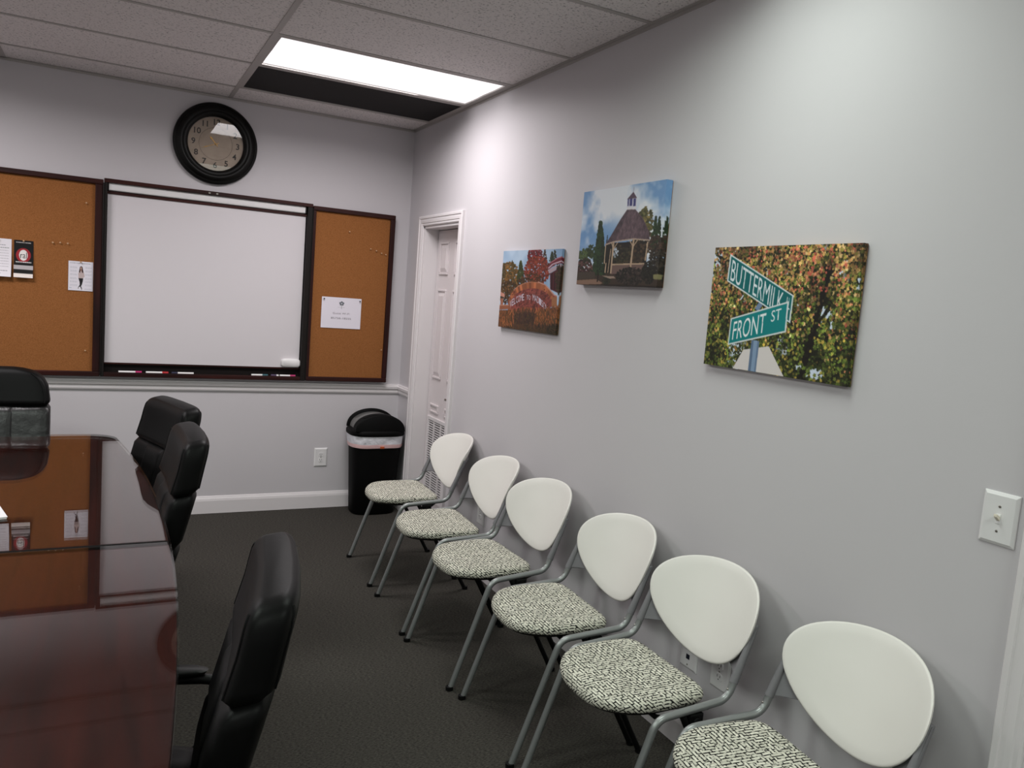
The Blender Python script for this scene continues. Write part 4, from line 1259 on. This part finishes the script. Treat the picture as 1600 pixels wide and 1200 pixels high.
# ------------------------------------------------------------------ side chairs along the right wall (face -x)
A1, A2, A3, B1, B2, XC, ZC, TILT, KC = .2421, .0129, -.0006, .165, .006, .3316, .6196, .3872, 1.4715
WF, WR = .2364, .2365
XF, XB, ZB_, XR, ZR, XT = -.2118, -.0615, .4389, .195, .4573, .268
def shell_pt(u, v, off):
    """point of the curved back; off > 0 to the rear. u across, v up the slope"""
    ct, st = math.cos(TILT), math.sin(TILT)
    x = XC + v * st - KC * u * u * ct + off * ct
    z = ZC + v * ct + KC * u * u * st - off * st
    return (x, -u, z)
def shell_uv(t, s=1.):
    u = A1 * math.sin(t) + A2 * math.sin(2 * t) + A3 * math.sin(3 * t); v = B1 * math.cos(t) + B2 * math.cos(2 * t)
    return u * s, (v - .02) * s + .02
def back_shell():
    n = 72; R = []
    for s, off in ((.35, .010), (.7, .010), (.93, .010), (.985, .007), (1., .002), (1., -.001), (.985, -.0035), (.96, -.005), (.8, -.005), (.5, -.005), (.2, -.005)):
        R.append([shell_pt(*shell_uv(2 * PI * k / n, s), off) for k in range(n)])
    return loft(R)
def yoke():
    """grey plastic carrier behind the shell, joined to the tubes, arched along its lower edge"""
    n = 32; top, bot = [], []
    for k in range(n + 1):
        u = -.244 + .488 * k / n; a = abs(u) / .244
        lo = -.150 + .048 * (1 - max(0, (a - .35) / .65) ** 2)
        hi = .03 + .03 * (1 - a * a)
        top.append((u, hi)); bot.append((u, lo))
    V, Fc = [], []
    for off in (.012, .020):
        for row in (bot, [(u, (l[1] + h[1]) / 2) for (u, _), l, h in zip(bot, bot, top)], top):
            for (u, v) in row: V.append(shell_pt(u, v, off))
    w = n + 1
    for s in range(2):
        for r in range(2):
            for k in range(n):
                a = s * 3 * w + r * w + k; q = (a, a + 1, a + w + 1, a + w)
                Fc.append(q if s == 0 else q[::-1])
    for r in (0, 2):
        for k in range(n):
            a = r * w + k; b = 3 * w + r * w + k; Fc.append((a, b, b + 1, a + 1) if r == 0 else (a, a + 1, b + 1, b))
    for k in (0, n):
        for r in range(2):
            a = r * w + k; b = 3 * w + r * w + k; Fc.append((a, a + w, b + w, b) if k == 0 else (a, b, b + w, a + w))
    parts = [(V, Fc)]
    for sd in (-1, 1):                     # sleeves that swallow the tube ends
        vv = [-.150 + .185 * i / 10 for i in range(11)]
        parts.append(tube([shell_pt(sd * .2365, v, .014) for v in vv], [.0138 - .0006 * i for i in range(11)], 12))
    return join(*parts)
def seat_outline(s, n=64):
    """seat plan; s shrinks it. front at -x"""
    P2 = []
    for k in range(n):
        t_ = 2 * PI * k / n; c, q = math.cos(t_), math.sin(t_)
        e = 6.5 if c > 0 else 2.7
        x = -.012 + (.180 if c > 0 else .182) * math.copysign(abs(c) ** (2 / e), c)
        y = (.205 - .012 * max(0, -c)) * math.copysign(abs(q) ** (2 / e), q)
        P2.append((-.012 + (x + .012) * s, y * s))
    return P2
def seat_z(x, y): return .004 * (abs(y) / .2) ** 2 - .012 * max(0, (-x - .10) / .09) ** 2 + .10 * (x - 0) * .06
def seat_pad():
    R = []
    for s, z in ((.80, .430), (.93, .4305), (.985, .436), (1., .447), (.99, .4575), (.96, .4645), (.88, .469), (.70, .4705), (.45, .469), (.2, .468)):
        R.append([(x, y, z + seat_z(x, y)) for x, y in seat_outline(s)])
    return loft(R)
def side_chair(label, loc, rotz):
    t = thing('side_chair', label, 'chair', loc, rotz, 'white backed side chairs along the right wall')
    o = obj('seat', seat_pad(), M['fabric'], t); smooth_angle(o, 70)
    pan = [[(x, y, z + seat_z(x, y)) for x, y in seat_outline(s)] for s, z in ((.75, .419), (.9, .421), (.95, .4305))]
    o = obj('seat_pan', loft(pan), M['blackpl'], t); smooth_angle(o, 60)
    o = obj('backrest', back_shell(), M['shell'], t); smooth_angle(o, 75)
    o = obj('back_carrier', yoke(), M['greypl'], t); smooth_angle(o, 50)
    for s in (-1, 1):
        # tube profile in (x, z): foot, front bend, rear bend, top
        e_ = shell_pt(.2365, -.12, .014); xt, zt_ = e_[0], e_[2]
        path = [(XF, s * WF, .012), (XB, s * (WF + WR) / 2, ZB_), (XR, s * WR, ZR), (xt, s * WR, zt_)]
        P2 = fillet(path, [.055, .06])
        fr = obj('frame_tube', tube(P2, .0115, 14), M['steel'], t); smooth_angle(fr)
        o = obj('rear_leg', tube([(.03, s * WF, .436), (.262, s * WF, .012)], .0105, 12), M['blackpl'], t); smooth_angle(o)
        for x, pr in ((XF, fr), (.262, o)):
            dx = -.006 if x < 0 else .006
            fc_ = obj('foot_cap', loft([[(x + dx + p[0], s * WF + p[1], z) for p in [(q[0], q[1]) for q in supr(0, 0, 0, .015, .014, 14, 2.4)]] for z in (0, .004, .016)]), M['blackpl'], pr)
        br = obj('link_bracket', box(.05, .10, s * WF - s * .012, s * WF + s * .0125, .396, .438), M['blackpl'], t, bev=.004)
        obj('link_knob', tube([(.075, s * (WF + .011), .414), (.075, s * (WF + .018), .414)], .013, 12), M['blackpl'], br)
        obj('rivet', lathe([(.0035, 0), (.002, .002)], 10, 'X', (xt - .030, s * WR, zt_ - .045)), M['chrome'], fr)
    for x in (-.03, .12):
        obj('cross_bar', tube([(x, -WF, .436 if x < 0 else .446), (x, -.19, .418), (x, .19, .418), (x, WF, .436 if x < 0 else .446)], .008, 10), M['blackpl'], t)
    return t
POSE = [(-.4134, -1.3229, .0366), (-.4388, -1.9437, .0575), (-.4459, -2.4681, -.0306), (-.4312, -3.0395, .0537), (-.444, -3.5761, .0084), (-.4268, -4.1205, .1217)]
LBL = ['white backed side chair farthest along the right wall, in front of the door and bin',
       'second farthest white backed side chair on the right wall, below the arch canvas',
       'third farthest white backed side chair on the right wall, below the gazebo canvas',
       'fourth from the far end, white backed side chair, third from the camera',
       'second nearest white backed side chair, in front of the low wall outlets',
       'nearest white backed side chair, cut off by the bottom edge of the photo']
sc0 = None
for (x, y, a), l in zip(POSE, LBL):
    if sc0 is None: sc0 = side_chair(l, (x, y, 0), -a)
    else: dup(sc0, (x, y, 0), -a, l)

# ------------------------------------------------------------------ waste bin in the corner
BX, BY = -.213, -.160
bn = thing('waste_bin', 'black swing top waste bin with white liner in the far right corner', 'bin', (BX, BY, 0))
R = [supr(0, 0, z, a, b, 48, 3.2) for z, a, b in ((0, .148, .105), (.012, .155, .112), (.30, .168, .121), (.535, .180, .130), (.56, .183, .132))]
o = obj('bin_body', loft(R), M['binpl'], bn); smooth_angle(o, 60)
def bag_ring(z, a, b, amp, ph):
    out = []
    for k in range(96):
        t_ = 2 * PI * k / 96
        w = 1 + amp * (math.sin(7 * t_ + ph) + .7 * math.sin(13 * t_ + 2 * ph) + .5 * math.sin(23 * t_ - ph)) / 2
        c, s = math.cos(t_), math.sin(t_)
        out.append((a * w * math.copysign(abs(c) ** .625, c), b * w * math.copysign(abs(s) ** .625, s), z + amp * .12 * math.sin(5 * t_ + ph)))
    return out
o = obj('liner', loft([bag_ring(.586, .186, .136, .0, .3), bag_ring(.565, .192, .140, .02, .8), bag_ring(.545, .191, .139, .028, 1.6), bag_ring(.525, .190, .138, .018, 2.0), bag_ring(.508, .188, .137, .012, 2.4)], False, False), M['bag'], bn); smooth_angle(o, 80)
o2 = obj('liner_hem', loft([bag_ring(.508, .188, .137, .012, 2.4), bag_ring(.495, .188, .137, .010, 2.4), bag_ring(.482, .185, .134, .008, 2.6)], False, False), M['bagpink'], bn); smooth_angle(o2, 80)
obj('drawstring', box(-.002, .028, -.142, -.136, .482, .497), M['orange'], o2, bev=.002)
R = [supr(0, 0, z, a, b, 48, 3.2) for z, a, b in ((.566, .195, .145), (.572, .199, .149), (.592, .199, .149), (.602, .193, .143), (.607, .180, .130))]
o = obj('lid_rim', loft(R), M['binpl'], bn); smooth_angle(o, 50)
def arch(y0, y1, w, h, z0, infl=.0):
    n = 28; out = []
    for y, s in ((y0, .93), (y0 + .008 * (1 if y1 > y0 else -1), 1.), (y1 - .008 * (1 if y1 > y0 else -1), 1.), (y1, .93)):
        out.append([(w * s * math.cos(PI * k / n), y, z0 + h * s * math.sin(PI * k / n) ** .9) for k in range(n + 1)])
    return loft(out)
o = obj('lid_hood', arch(-.128, -.045, .178, .118, .600), M['binpl'], bn); smooth_angle(o, 50)
o = obj('lid_hood', arch(.100, .128, .178, .128, .600), M['binpl'], bn); smooth_angle(o, 50)
o = obj('swing_flap', arch(-.046, .101, .160, .108, .600), M['flap'], bn); smooth_angle(o, 50)
